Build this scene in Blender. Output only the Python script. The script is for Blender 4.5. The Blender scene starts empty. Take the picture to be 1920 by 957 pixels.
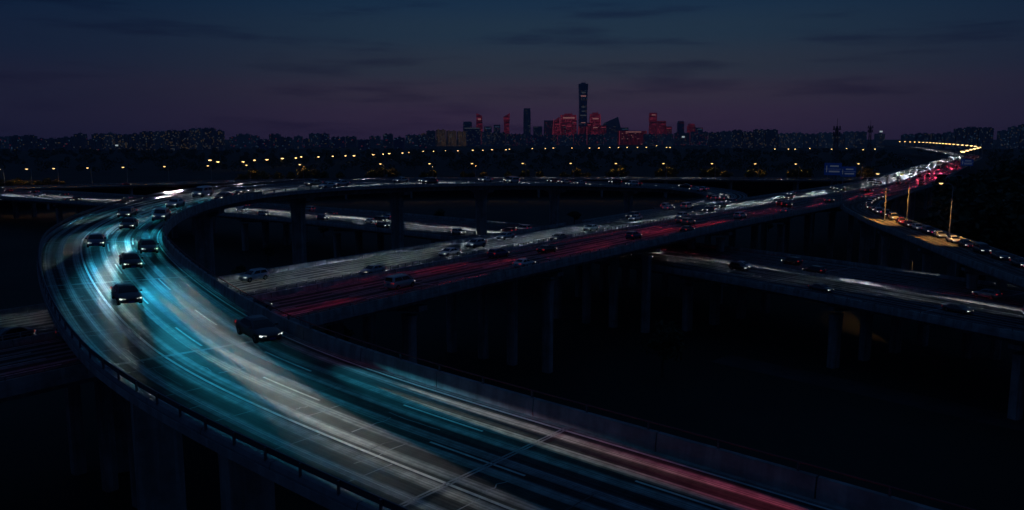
import bpy, math, random
from mathutils import Vector, Matrix

random.seed(7)
SC = bpy.context.scene
COL = SC.collection
R = math.radians

# ------------------------------------------------------------------ camera
F = 1507.0          # focal length in pixels of the 1920 px wide photograph
HORIZON = 258.0
CAMZ = 42.0
PITCH = math.atan((478.5 - HORIZON) / F)
cam = bpy.data.cameras.new('camera')
cam.sensor_width = 36.0
cam.lens = 36.0 * F / 1920.0
cam.clip_start = 0.5
cam.clip_end = 40000.0
camo = bpy.data.objects.new('camera', cam)
COL.objects.link(camo)
camo.location = (0, 0, CAMZ)
camo.rotation_euler = (math.pi / 2 - PITCH, 0, 0)
SC.camera = camo

# ------------------------------------------------------------------ sky
world = bpy.data.worlds.new('World')
SC.world = world
world.use_nodes = True
wn = world.node_tree
wn.nodes.clear()


def N(tree, kind, **kw):
    n = tree.nodes.new(kind)
    for k, v in kw.items():
        setattr(n, k, v)
    return n


def srgb(r, g, b):
    def f(c):
        c /= 255.0
        return c / 12.92 if c <= 0.04045 else ((c + 0.055) / 1.055) ** 2.4
    return (f(r), f(g), f(b), 1.0)


def ramp(tree, stops, interp='EASE'):
    n = tree.nodes.new('ShaderNodeValToRGB')
    n.color_ramp.interpolation = interp
    e = n.color_ramp.elements
    e[0].position, e[0].color = stops[0]
    e[1].position, e[1].color = stops[-1]
    for p, c in stops[1:-1]:
        x = e.new(p)
        x.color = c
    return n


wl = wn.links
wout = N(wn, 'ShaderNodeOutputWorld')
bg = N(wn, 'ShaderNodeBackground')
tc = N(wn, 'ShaderNodeTexCoord')
sep = N(wn, 'ShaderNodeSeparateXYZ')
wl.new(tc.outputs['Generated'], sep.inputs[0])
# twilight colours by height: the afterglow side (behind the skyline) and the dark side
asin = N(wn, 'ShaderNodeMath', operation='ARCSINE')
wl.new(sep.outputs['Z'], asin.inputs[0])
elev = N(wn, 'ShaderNodeMath', operation='DIVIDE')
wl.new(asin.outputs[0], elev.inputs[0])
elev.inputs[1].default_value = R(30.0)
glow = ramp(wn, [(0.0, srgb(48, 36, 62)), (0.05, srgb(54, 42, 66)), (0.10, srgb(55, 48, 66)),
                 (0.16, srgb(43, 51, 66)), (0.24, srgb(32, 51, 70)), (0.32, srgb(22, 46, 71)), (0.5, srgb(21, 43, 70)), (1.0, srgb(22, 43, 72))])
dark = ramp(wn, [(0.0, srgb(29, 27, 52)), (0.05, srgb(31, 30, 54)), (0.10, srgb(30, 31, 54)), (0.2, srgb(19, 32, 56)),
                 (0.32, srgb(8, 31, 58)), (0.5, srgb(10, 33, 62)), (1.0, srgb(18, 39, 69))])
wl.new(elev.outputs[0], glow.inputs[0])
wl.new(elev.outputs[0], dark.inputs[0])
azi = N(wn, 'ShaderNodeMath', operation='ARCTAN2')
wl.new(sep.outputs['X'], azi.inputs[0])
wl.new(sep.outputs['Y'], azi.inputs[1])
adif = N(wn, 'ShaderNodeMath', operation='SUBTRACT')
wl.new(azi.outputs[0], adif.inputs[0])
adif.inputs[1].default_value = R(5.0)
aabs = N(wn, 'ShaderNodeMath', operation='ABSOLUTE')
wl.new(adif.outputs[0], aabs.inputs[0])
amap = N(wn, 'ShaderNodeMapRange', interpolation_type='SMOOTHERSTEP')
wl.new(aabs.outputs[0], amap.inputs[0])
amap.inputs[1].default_value = R(42.0)
amap.inputs[2].default_value = R(2.0)
amix = N(wn, 'ShaderNodeMix', data_type='RGBA')
wl.new(amap.outputs[0], amix.inputs['Factor'])
wl.new(dark.outputs[0], amix.inputs['A'])
wl.new(glow.outputs[0], amix.inputs['B'])
# thin dark streaks of cloud
cmapn = N(wn, 'ShaderNodeMapping')
cmapn.inputs['Scale'].default_value = (3.0, 3.0, 26.0)
cmapn.inputs['Location'].default_value = (0.35, 0.9, 1.3)
cmapn.inputs['Rotation'].default_value = (0.0, R(-5.0), 0.0)
wl.new(tc.outputs['Generated'], cmapn.inputs[0])
cno = N(wn, 'ShaderNodeTexNoise')
cno.inputs['Scale'].default_value = 1.6
cno.inputs['Detail'].default_value = 6.0
cno.inputs['Roughness'].default_value = 0.55
wl.new(cmapn.outputs[0], cno.inputs['Vector'])
cr = ramp(wn, [(0.50, (1, 1, 1, 1)), (0.70, (0.62, 0.60, 0.74, 1))])
wl.new(cno.outputs[0], cr.inputs[0])
cmul = N(wn, 'ShaderNodeMix', data_type='RGBA', blend_type='MULTIPLY')
cmul.inputs['Factor'].default_value = 1.0
wl.new(amix.outputs['Result'], cmul.inputs['A'])
wl.new(cr.outputs[0], cmul.inputs['B'])
# a little of the physical sky with the sun just below the horizon
nish = N(wn, 'ShaderNodeTexSky', sky_type='NISHITA')
nish.sun_disc = False
nish.sun_elevation = R(-4.0)
nish.sun_rotation = R(5.0)
nadd = N(wn, 'ShaderNodeMix', data_type='RGBA', blend_type='ADD')
nadd.inputs['Factor'].default_value = 0.01
wl.new(cmul.outputs['Result'], nadd.inputs['A'])
wl.new(nish.outputs[0], nadd.inputs['B'])
wl.new(nadd.outputs['Result'], bg.inputs[0])
bg.inputs[1].default_value = 1.0
wl.new(bg.outputs[0], wout.inputs[0])

sun = bpy.data.lights.new('sun', 'SUN')
sun.energy = 0.004
sun.angle = R(20)
sun.color = (1.0, 0.72, 0.66)
suno = bpy.data.objects.new('sun', sun)
COL.objects.link(suno)
suno.rotation_euler = (R(88), 0, R(175))

SC.view_settings.view_transform = 'Standard'
SC.view_settings.look = 'None'
SC.view_settings.exposure = 0.0
SC.view_settings.gamma = 1.0
SC.view_settings.use_curve_mapping = False
SC.render.engine = 'CYCLES'
SC.cycles.use_denoising = True
SC.cycles.use_light_tree = True
SC.cycles.max_bounces = 2
SC.cycles.diffuse_bounces = 1
SC.cycles.glossy_bounces = 1
SC.cycles.transmission_bounces = 1
SC.cycles.volume_bounces = 0
SC.cycles.sample_clamp_indirect = 0.3
SC.cycles.caustics_reflective = False
SC.cycles.caustics_refractive = False


# ------------------------------------------------------------------ helpers
def P(px, py, z):
    """a point on the level z, seen at photograph pixel (px, py): used only to survey the site"""
    u = (px - 960) / F
    v = -(py - 478.5) / F
    c, s = math.cos(PITCH), math.sin(PITCH)
    t = (z - CAMZ) / (-s + v * c)
    return Vector((u * t, (c + v * s) * t, z))


def D(px, py, dist):
    """a point at ground distance dist along Y"""
    u = (px - 960) / F
    v = -(py - 478.5) / F
    c, s = math.cos(PITCH), math.sin(PITCH)
    t = dist / (c + v * s)
    return Vector((u * t, dist, CAMZ + (-s + v * c) * t))


class MB:
    """collects faces; build() links them as one mesh object"""

    def __init__(self):
        self.v, self.f, self.m, self.uv = [], [], [], []

    def face(self, pts, m=0, uv=None):
        i = len(self.v)
        self.v += [tuple(p) for p in pts]
        self.f.append(tuple(range(i, i + len(pts))))
        self.m.append(m)
        self.uv.append(uv)

    def grid(self, rows, m=0, uvs=None, closed=False):
        i = len(self.v)
        n = len(rows[0])
        for r in rows:
            self.v += [tuple(p) for p in r]
        for a in range(len(rows) - 1):
            for b in range(n if closed else n - 1):
                b2 = (b + 1) % n
                q = (i + a * n + b, i + a * n + b2, i + (a + 1) * n + b2, i + (a + 1) * n + b)
                self.f.append(q)
                self.m.append(m)
                self.uv.append(None if uvs is None else [uvs[a][b], uvs[a][b2], uvs[a + 1][b2], uvs[a + 1][b]])

    def box(self, c, s, m=0, rz=0.0, taper=1.0):
        hx, hy, hz = s[0] / 2, s[1] / 2, s[2] / 2
        co, si = math.cos(rz), math.sin(rz)
        i = len(self.v)
        for z, k in ((-hz, 1.0), (hz, taper)):
            for x, y in ((-hx, -hy), (hx, -hy), (hx, hy), (-hx, hy)):
                x, y = x * k, y * k
                self.v.append((c[0] + x * co - y * si, c[1] + x * si + y * co, c[2] + z))
        for q in ((3, 2, 1, 0), (4, 5, 6, 7), (0, 1, 5, 4), (1, 2, 6, 5), (2, 3, 7, 6), (3, 0, 4, 7)):
            self.f.append(tuple(i + k for k in q))
            self.m.append(m)
            self.uv.append(None)

    def tube(self, pts, rad, n=6, m=0, caps=True):
        rows = []
        pts = [Vector(p) for p in pts]
        for k, p in enumerate(pts):
            t = (pts[min(k + 1, len(pts) - 1)] - pts[max(k - 1, 0)]).normalized()
            a = t.cross(Vector((0, 0, 1)))
            if a.length < 0.05:
                a = t.cross(Vector((1, 0, 0)))
            a.normalize()
            b = t.cross(a)
            r = rad[k] if isinstance(rad, (list, tuple)) else rad
            rows.append([p + (a * math.cos(2 * math.pi * j / n) + b * math.sin(2 * math.pi * j / n)) * r for j in range(n)])
        self.grid(rows, m, closed=True)
        if caps:
            self.face(rows[0][::-1], m)
            self.face(rows[-1], m)

    def mesh(self, name, mats, smooth=False):
        me = bpy.data.meshes.new(name)
        me.from_pydata(self.v, [], self.f)
        for x in (mats if isinstance(mats, (list, tuple)) else [mats]):
            me.materials.append(x)
        if any(self.m):
            me.polygons.foreach_set('material_index', self.m)
        if any(u is not None for u in self.uv):
            lay = me.uv_layers.new(name='road')
            k = 0
            for poly, u in zip(me.polygons, self.uv):
                for j in range(poly.loop_total):
                    lay.data[k].uv = u[j] if u else (0, 0)
                    k += 1
        if smooth:
            me.polygons.foreach_set('use_smooth', [True] * len(me.polygons))
        me.update()
        return me

    def build(self, name, mats, parent=None, smooth=False):
        return link(name, self.mesh(name, mats, smooth), parent)


def link(name, data, parent=None, loc=None, rz=None):
    o = bpy.data.objects.new(name, data)
    COL.objects.link(o)
    if parent is not None:
        o.parent = parent
    if loc is not None:
        o.location = loc
    if rz is not None:
        o.rotation_euler = (0, 0, rz)
    return o


def tag(o, label=None, cat=None, group=None, kind=None):
    if label:
        o['label'] = label
    if cat:
        o['category'] = cat
    if group:
        o['group'] = group
    if kind:
        o['kind'] = kind
    return o


def thing(name, label, cat, loc=(0, 0, 0), rz=0.0, group=None):
    return tag(link(name, None, None, loc, rz), label, cat, group)


def copy_tree(o, parent=None):
    c = o.copy()
    COL.objects.link(c)
    c.parent = parent
    for ch in list(o.children):
        copy_tree(ch, c)
    return c


ONES = ['', 'first', 'second', 'third', 'fourth', 'fifth', 'sixth', 'seventh', 'eighth', 'ninth', 'tenth', 'eleventh',
        'twelfth', 'thirteenth', 'fourteenth', 'fifteenth', 'sixteenth', 'seventeenth', 'eighteenth', 'nineteenth']
TENS = {2: ('twenty', 'twentieth'), 3: ('thirty', 'thirtieth'), 4: ('forty', 'fortieth'), 5: ('fifty', 'fiftieth'),
        6: ('sixty', 'sixtieth'), 7: ('seventy', 'seventieth'), 8: ('eighty', 'eightieth')}


def nth(n):
    if n < 20:
        return ONES[n]
    t, o = divmod(n, 10)
    return TENS[t][1] if o == 0 else TENS[t][0] + '-' + ONES[o]


# ------------------------------------------------------------------ materials
def mat(name, color, rough=0.7, metal=0.0, noise=0.0, nscale=1.0, emit=None, estr=0.0, objcol=False, coat=0.0, bump=0.0, spec=0.5):
    m = bpy.data.materials.new(name)
    m.use_nodes = True
    t = m.node_tree
    b = t.nodes['Principled BSDF']
    b.inputs['Base Color'].default_value = (*color[:3], 1)
    b.inputs['Roughness'].default_value = rough
    b.inputs['Metallic'].default_value = metal
    b.inputs['Specular IOR Level'].default_value = spec
    if coat:
        b.inputs['Coat Weight'].default_value = coat
        b.inputs['Coat Roughness'].default_value = 0.08
    if emit:
        b.inputs['Emission Color'].default_value = (*emit[:3], 1)
        b.inputs['Emission Strength'].default_value = estr
    if objcol:
        oi = t.nodes.new('ShaderNodeObjectInfo')
        t.links.new(oi.outputs['Color'], b.inputs['Base Color'])
    if noise:
        c = t.nodes.new('ShaderNodeTexCoord')
        n = t.nodes.new('ShaderNodeTexNoise')
        n.inputs['Scale'].default_value = nscale
        n.inputs['Detail'].default_value = 7
        n.inputs['Roughness'].default_value = 0.65
        t.links.new(c.outputs['Object'], n.inputs['Vector'])
        lo = tuple(x * (1 - noise) for x in color[:3]) + (1,)
        hi = tuple(x * (1 + noise) for x in color[:3]) + (1,)
        r = ramp(t, [(0.3, lo), (0.7, hi)], 'LINEAR')
        t.links.new(n.outputs[0], r.inputs[0])
        t.links.new(r.outputs[0], b.inputs['Base Color'])
        if bump:
            bp = t.nodes.new('ShaderNodeBump')
            bp.inputs['Strength'].default_value = bump
            t.links.new(n.outputs[0], bp.inputs['Height'])
            t.links.new(bp.outputs[0], b.inputs['Normal'])
    return m


def road_mat(name, lane0, lane_w, base, track, trail_w=0.5):
    """asphalt with worn wheel tracks paled and streaked, painting light trails into its colour (UV: x metres across, y metres along)"""
    m = bpy.data.materials.new(name)
    m.use_nodes = True
    t = m.node_tree
    L = t.links
    b = t.nodes['Principled BSDF']
    uv = N(t, 'ShaderNodeUVMap', uv_map='road')
    sp = N(t, 'ShaderNodeSeparateXYZ')
    L.new(uv.outputs[0], sp.inputs[0])
    # wander of the painted trails along the road
    wander = N(t, 'ShaderNodeTexNoise', noise_dimensions='1D')
    wander.inputs['Scale'].default_value = 0.035
    wander.inputs['Detail'].default_value = 2
    L.new(sp.outputs['Y'], wander.inputs['W'])
    wsc = N(t, 'ShaderNodeMath', operation='MULTIPLY_ADD')
    L.new(wander.outputs[0], wsc.inputs[0])
    wsc.inputs[1].default_value = 0.5
    L.new(sp.outputs['X'], wsc.inputs[2])
    off = N(t, 'ShaderNodeMath', operation='SUBTRACT')
    L.new(wsc.outputs[0], off.inputs[0])
    off.inputs[1].default_value = lane0 + 0.25
    mod = N(t, 'ShaderNodeMath', operation='PINGPONG')
    L.new(off.outputs[0], mod.inputs[0])
    mod.inputs[1].default_value = lane_w / 2      # 0 at lane edge, lane_w/2 at lane centre
    d = N(t, 'ShaderNodeMath', operation='SUBTRACT')
    L.new(mod.outputs[0], d.inputs[0])
    d.inputs[1].default_value = lane_w / 2 - 0.75  # painted trail at 0.75 m from the lane centre
    da = N(t, 'ShaderNodeMath', operation='ABSOLUTE')
    L.new(d.outputs[0], da.inputs[0])
    tr = N(t, 'ShaderNodeMapRange', interpolation_type='SMOOTHSTEP')
    L.new(da.outputs[0], tr.inputs[0])
    tr.inputs[1].default_value = trail_w
    tr.inputs[2].default_value = trail_w * 0.4
    # long streaks painted in like light trails
    mp = N(t, 'ShaderNodeMapping')
    mp.inputs['Scale'].default_value = (3.6, 0.010, 1)
    L.new(uv.outputs[0], mp.inputs[0])
    st = N(t, 'ShaderNodeTexNoise')
    st.inputs['Scale'].default_value = 2.2
    st.inputs['Detail'].default_value = 5
    st.inputs['Roughness'].default_value = 0.62
    L.new(mp.outputs[0], st.inputs['Vector'])
    sr = ramp(t, [(0.43, (0.06, 0.06, 0.06, 1)), (0.57, (1, 1, 1, 1))], 'LINEAR')
    L.new(st.outputs[0], sr.inputs[0])
    # grain and blotches
    gr = N(t, 'ShaderNodeTexNoise')
    gr.inputs['Scale'].default_value = 0.9
    gr.inputs['Detail'].default_value = 9
    gr.inputs['Roughness'].default_value = 0.75
    L.new(uv.outputs[0], gr.inputs['Vector'])
    g2 = ramp(t, [(0.3, (0.55, 0.55, 0.55, 1)), (0.75, (1.35, 1.35, 1.35, 1))])
    L.new(gr.outputs[0], g2.inputs[0])
    s2 = N(t, 'ShaderNodeMath', operation='MULTIPLY_ADD')
    L.new(sr.outputs[0], s2.inputs[0])
    s2.inputs[1].default_value = 0.6
    s2.inputs[2].default_value = 0.4
    f = N(t, 'ShaderNodeMath', operation='MULTIPLY')
    L.new(tr.outputs[0], f.inputs[0])
    L.new(s2.outputs[0], f.inputs[1])
    f2 = N(t, 'ShaderNodeMath', operation='MULTIPLY_ADD')
    L.new(sr.outputs[0], f2.inputs[0])
    f2.inputs[1].default_value = 0.09
    L.new(f.outputs[0], f2.inputs[2])
    mx = N(t, 'ShaderNodeMix', data_type='RGBA')
    L.new(f2.outputs[0], mx.inputs['Factor'])
    mx.inputs['A'].default_value = (*base, 1)
    mx.inputs['B'].default_value = (*track, 1)  # pale colour of the painted light trails
    ml = N(t, 'ShaderNodeMix', data_type='RGBA', blend_type='MULTIPLY')
    ml.inputs['Factor'].default_value = 1
    L.new(mx.outputs['Result'], ml.inputs['A'])
    L.new(g2.outputs[0], ml.inputs['B'])
    L.new(ml.outputs['Result'], b.inputs['Base Color'])
    rr = N(t, 'ShaderNodeMapRange')
    L.new(tr.outputs[0], rr.inputs[0])
    rr.inputs[3].default_value = 0.85
    rr.inputs[4].default_value = 0.7
    b.inputs['Specular IOR Level'].default_value = 0.06
    L.new(rr.outputs[0], b.inputs['Roughness'])
    bp = N(t, 'ShaderNodeBump')
    bp.inputs['Strength'].default_value = 0.25
    bp.inputs['Distance'].default_value = 0.02
    L.new(gr.outputs[0], bp.inputs['Height'])
    L.new(bp.outputs[0], b.inputs['Normal'])
    return m


M = {}
M['concrete'] = mat('concrete', (0.38, 0.37, 0.36), 0.85, noise=0.35, nscale=0.55, bump=0.15)
M['girder'] = mat('girder_concrete', (0.36, 0.35, 0.35), 0.85, noise=0.3, nscale=0.35, bump=0.1)
M['pier'] = mat('pier_concrete', (0.36, 0.34, 0.32), 0.9, noise=0.35, nscale=0.4, bump=0.2)
def stain(m):
    t = m.node_tree
    b = t.nodes['Principled BSDF']
    src = b.inputs['Base Color'].links[0].from_socket
    c = N(t, 'ShaderNodeTexCoord')
    mp = N(t, 'ShaderNodeMapping')
    mp.inputs['Scale'].default_value = (1.1, 1.1, 0.10)
    n = N(t, 'ShaderNodeTexNoise')
    n.inputs['Scale'].default_value = 1.0
    n.inputs['Detail'].default_value = 6
    t.links.new(c.outputs['Object'], mp.inputs[0])
    t.links.new(mp.outputs[0], n.inputs['Vector'])
    r = ramp(t, [(0.42, (0.72, 0.71, 0.70, 1)), (0.60, (1, 1, 1, 1))])
    t.links.new(n.outputs[0], r.inputs[0])
    x = N(t, 'ShaderNodeMix', data_type='RGBA', blend_type='MULTIPLY')
    x.inputs['Factor'].default_value = 1.0
    t.links.new(src, x.inputs['A'])
    t.links.new(r.outputs[0], x.inputs['B'])
    t.links.new(x.outputs['Result'], b.inputs['Base Color'])


for k in ('concrete', 'girder', 'pier'):
    stain(M[k])
M['kerb'] = mat('kerb_concrete', (0.22, 0.22, 0.23), 0.8, noise=0.3, nscale=0.8)
M['rail'] = mat('rail_steel', (0.16, 0.17, 0.19), 0.45, metal=0.7)
M['red_rail'] = mat('red_rail_paint', (0.30, 0.05, 0.05), 0.5)
M['paint'] = mat('road_paint', (0.62, 0.63, 0.60), 0.6, noise=0.3, nscale=1.7)
M['joint'] = mat('joint_steel', (0.32, 0.33, 0.34), 0.45, metal=0.5, noise=0.4, nscale=1.5)
M['tar'] = mat('tar_seal', (0.012, 0.012, 0.014), 0.35)
M['steel'] = mat('galvanised_steel', (0.42, 0.42, 0.42), 0.5, metal=0.4)
M['ground'] = mat('ground_soil', (0.022, 0.028, 0.018), 0.95, noise=0.55, nscale=0.02)
M['dirt'] = mat('service_asphalt', (0.06, 0.055, 0.05), 0.9, noise=0.4, nscale=0.2)
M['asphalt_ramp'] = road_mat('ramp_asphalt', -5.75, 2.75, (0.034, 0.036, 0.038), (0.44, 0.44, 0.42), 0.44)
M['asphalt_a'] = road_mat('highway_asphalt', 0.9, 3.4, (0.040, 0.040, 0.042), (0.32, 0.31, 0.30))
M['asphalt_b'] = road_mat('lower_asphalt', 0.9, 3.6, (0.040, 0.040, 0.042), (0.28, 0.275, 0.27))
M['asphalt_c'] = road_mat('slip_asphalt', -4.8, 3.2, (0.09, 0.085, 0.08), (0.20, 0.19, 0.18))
M['carpaint'] = mat('car_paint', (0.5, 0.5, 0.5), 0.32, metal=0.25, objcol=True, coat=0.8)
M['glass'] = mat('car_glass', (0.008, 0.010, 0.012), 0.06, spec=0.8)
M['tyre'] = mat('tyre_rubber', (0.012, 0.012, 0.012), 0.8)
M['rim'] = mat('rim_alloy', (0.4, 0.4, 0.42), 0.35, metal=0.9)
M['black'] = mat('black_trim', (0.01, 0.01, 0.011), 0.5)
M['head'] = mat('headlight_lens', (0.5, 0.5, 0.5), 0.2, emit=(0.9, 1.0, 0.98), estr=1.3)
M['tail'] = mat('taillight_lens', (0.2, 0.01, 0.01), 0.25, emit=(1.0, 0.06, 0.08), estr=0.20)
M['plate'] = mat('number_plate', (0.02, 0.06, 0.3), 0.5)
M['lamp'] = mat('sodium_lamp_glass', (0.6, 0.5, 0.3), 0.3, emit=(1.0, 0.62, 0.24), estr=2.4)
M['lampw'] = mat('white_lamp_glass', (0.6, 0.6, 0.6), 0.3, emit=(0.8, 0.95, 1.0), estr=0.4)
M['lampf'] = mat('far_sodium_lamp_glass', (0.6, 0.5, 0.3), 0.3, emit=(1.0, 0.62, 0.24), estr=4.0)
M['headf'] = mat('far_headlight_lens', (0.5, 0.5, 0.5), 0.2, emit=(0.9, 1.0, 0.98), estr=1.2)
M['tailf'] = mat('far_taillight_lens', (0.2, 0.01, 0.01), 0.25, emit=(1.0, 0.06, 0.08), estr=0.4)
M['bark'] = mat('bark', (0.06, 0.045, 0.035), 0.9, noise=0.4, nscale=3)
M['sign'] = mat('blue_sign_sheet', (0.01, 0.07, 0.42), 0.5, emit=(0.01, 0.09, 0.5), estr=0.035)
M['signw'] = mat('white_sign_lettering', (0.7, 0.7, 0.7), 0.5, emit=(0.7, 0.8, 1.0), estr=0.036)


def leaf_mat(name, c1, c2):
    m = bpy.data.materials.new(name)
    m.use_nodes = True
    t = m.node_tree
    b = t.nodes['Principled BSDF']
    b.inputs['Roughness'].default_value = 0.6
    g = N(t, 'ShaderNodeNewGeometry')
    r = ramp(t, [(0.0, (*c1, 1)), (1.0, (*c2, 1))], 'LINEAR')
    t.links.new(g.outputs['Random Per Island'], r.inputs[0])
    t.links.new(r.outputs[0], b.inputs['Base Color'])
    return m


M['leaf'] = leaf_mat('leaves_dark_green', (0.02, 0.04, 0.012), (0.07, 0.09, 0.03))
M['leafy'] = leaf_mat('leaves_olive', (0.06, 0.07, 0.015), (0.14, 0.13, 0.03))


# ------------------------------------------------------------------ paths
class Path:
    def __init__(self, ctrl, step=2.0):
        c = [Vector(p) for p in ctrl]
        c = [c[0] * 2 - c[1]] + c + [c[-1] * 2 - c[-2]]
        pts = []
        for i in range(1, len(c) - 2):
            p0, p1, p2, p3 = c[i - 1], c[i], c[i + 1], c[i + 2]
            # centripetal Catmull-Rom
            t0 = 0.0
            t1 = t0 + (p1 - p0).length ** 0.5
            t2 = t1 + (p2 - p1).length ** 0.5
            t3 = t2 + (p3 - p2).length ** 0.5
            n = max(4, int((p2 - p1).length / 1.0))
            for k in range(n):
                t = t1 + (t2 - t1) * k / n
                a1 = p0 * ((t1 - t) / (t1 - t0)) + p1 * ((t - t0) / (t1 - t0))
                a2 = p1 * ((t2 - t) / (t2 - t1)) + p2 * ((t - t1) / (t2 - t1))
                a3 = p2 * ((t3 - t) / (t3 - t2)) + p3 * ((t - t2) / (t3 - t2))
                b1 = a1 * ((t2 - t) / (t2 - t0)) + a2 * ((t - t0) / (t2 - t0))
                b2 = a2 * ((t3 - t) / (t3 - t1)) + a3 * ((t - t1) / (t3 - t1))
                pts.append(b1 * ((t2 - t) / (t2 - t1)) + b2 * ((t - t1) / (t2 - t1)))
        pts.append(c[-2])
        # smooth out surveying kinks
        for _ in range(30):
            q = pts[:]
            for i in range(1, len(pts) - 1):
                q[i] = pts[i] * 0.5 + (pts[i - 1] + pts[i + 1]) * 0.25
            pts = q
        acc = [0.0]
        for a, b in zip(pts, pts[1:]):
            acc.append(acc[-1] + (b - a).length)
        self.len = acc[-1]
        self.pts, self.acc = pts, acc
        self.step = step
        self.banks = []

    def at(self, s):
        import bisect
        s = max(0.0, min(self.len - 1e-4, s))
        i = min(max(0, bisect.bisect_right(self.acc, s) - 1), len(self.pts) - 2)
        f = (s - self.acc[i]) / max(1e-9, self.acc[i + 1] - self.acc[i])
        return self.pts[i].lerp(self.pts[i + 1], f)

    def bank(self, s):
        for (a, u), (b, v) in zip(self.banks, self.banks[1:]):
            if a <= s <= b:
                f = (s - a) / max(1e-6, b - a)
                return u + (v - u) * f * f * (3 - 2 * f)
        return 0.0

    def frame(self, s):
        p = self.at(s)
        t = self.at(s + 2.5) - self.at(s - 2.5)
        t.z = 0
        t.normalize()
        return p, t, Vector((-t.y, t.x, self.bank(s)))     # point, direction, left (tilted where the curve is banked)

    def pt(self, s, off, dz=0.0):
        p, t, n = self.frame(s)
        return p + n * off + Vector((0, 0, dz))

    def near(self, q):
        best = min(range(len(self.pts)), key=lambda i: (self.pts[i].xy - Vector(q[:2])).length)
        return self.acc[best]

    def stations(self, s0, s1, step=None):
        n = max(1, int(math.ceil((s1 - s0) / (step or self.step))))
        return [s0 + (s1 - s0) * k / n for k in range(n + 1)]


def sweep(mb, path, prof, s0, s1, closed=True, m=0, step=None, uv=False):
    rows, uvs = [], []
    for s in path.stations(s0, s1, step):
        p, t, n = path.frame(s)
        rows.append([p + n * o + Vector((0, 0, z)) for o, z in prof])
        uvs.append([(o, s) for o, z in prof])
    mb.grid(rows, m, uvs if uv else None, closed)
    if closed:
        mb.face(rows[0], m)
        mb.face(rows[-1][::-1], m)


def rect(o0, o1, z0, z1):
    return [(o0, z0), (o0, z1), (o1, z1), (o1, z0)]


# ------------------------------------------------------------------ setting: ground
g = MB()
g.face([(-16000, -800, 0), (16000, -800, 0), (16000, 16000, 0), (-16000, 16000, 0)])
tag(g.build('ground', M['ground']), kind='structure')

# ------------------------------------------------------------------ the roads
RAMP = Path([(70, -28, 26.6), (40, 0, 26.8), (24, 14.8, 26.9), (11.3, 26.5, 27), (-9.3, 43.9, 27.3), (-18.1, 52.2, 27.6), (-27.8, 63.9, 28.1),
             (-43.4, 87, 28.9), (-52.5, 104, 29.4), (-57.5, 121, 29.9), (-59.5, 141, 30.4), (-56.5, 163, 30.8), (-46, 184, 30.9),
             (-28, 210, 30.3), (-9, 236, 29.1), (16, 268, 27.0), (42, 292, 25.0), (60, 300, 23.8),
             (74, 291, 22.6), (74, 276, 21.7), (63, 258, 21.1), (50, 240, 20.75), (36, 222, 20.62), (24, 205, 20.6)])
sh0, sh1 = RAMP.near((-20, 55)), RAMP.near((-54, 110))
RAMP.pts = [p + Vector((-d.y, d.x, 0)) * (1.5 * max(0.0, min(1.0, (sh1 - a) / (sh1 - sh0)))) for a, p, d in ((a, RAMP.at(a), (RAMP.at(a + 3) - RAMP.at(a - 3)).xy.normalized()) for a in RAMP.acc)]
RAMP.acc = [0.0]
for a, b in zip(RAMP.pts, RAMP.pts[1:]):
    RAMP.acc.append(RAMP.acc[-1] + (b - a).length)
RAMP.len = RAMP.acc[-1]
RAMP.banks = [(RAMP.near((-9, 44)), 0.0), (RAMP.near((-52, 104)), 0.035), (RAMP.near((-46, 184)), 0.06), (RAMP.near((42, 292)), 0.06), (RAMP.len - 45, 0.0)]
ROADA = Path([(-150, -45, 20.5), (-60, 71, 20.5), (-32, 108, 20.5), (-17, 129, 20.5), (5, 158, 20.5), (36, 199, 20.5), (96, 272, 20.5),
              (177, 374, 20.5), (268, 520, 20.5), (392, 720, 20.5), (520, 930, 20.5), (690, 1300, 20.5), (930, 1900, 20.5), (1100, 2600, 20.5)])
ROADB = Path([(-620, 560, 13.5), (-420, 490, 13.5), (-262, 415, 13.5), (-113, 325, 13.5), (-50, 280, 13.5), (0, 236, 13.5), (38, 196, 13.5),
              (66, 160, 13.5), (88, 125, 13.5), (130, 60, 13.5)], 4)
ROADC = Path([(250, 465, 20.44), (214, 412, 20.44), (184, 366, 20.44), (155, 325, 20.4), (132, 292, 20.3), (117, 268, 20.2), (109, 250, 20.0), (104, 230, 19.9), (100, 212, 19.7), (96.5, 190, 19.5),
              (93, 168, 19.3), (90, 150, 19.1), (87.5, 132, 19.0), (84, 100, 18.6), (80, 60, 18)])
ROADE = Path([(-900, 300, 13), (-500, 372, 13), (-300, 460, 13), (-150, 545, 13), (0, 572, 13), (120, 570, 13), (240, 562, 13), (330, 580, 14)], 5)


def viaduct(name, label, path, half, road_m, girder_h, s0=0.0, s1=None, soffit=0.62):
    s1 = s1 or path.len
    t = thing(name, label, 'overpass', path.at((s0 + s1) / 2))
    off = -path.at((s0 + s1) / 2)
    t.location = (0, 0, 0)
    mb = MB()
    cols = [(-half + 0.02) + k * (2 * half - 0.04) / 6 for k in range(7)]
    rows, uvs = [], []
    for s in path.stations(s0, s1):
        p, d, n = path.frame(s)
        rows.append([p + n * o for o in cols])
        uvs.append([(o, s) for o in cols])
    mb.grid(rows, 0, uvs)
    mb.build('carriageway', road_m, t)
    mb = MB()
    k = half * soffit
    prof = [(-half - 0.35, -0.004), (-half - 0.35, -0.45), (-k - 0.3, -0.75), (-k, -girder_h), (k, -girder_h), (k + 0.3, -0.75),
            (half + 0.35, -0.45), (half + 0.35, -0.004)]
    sweep(mb, path, prof, s0, s1)
    mb.build('deck_girder', M['girder'], t)
    return t


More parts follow.
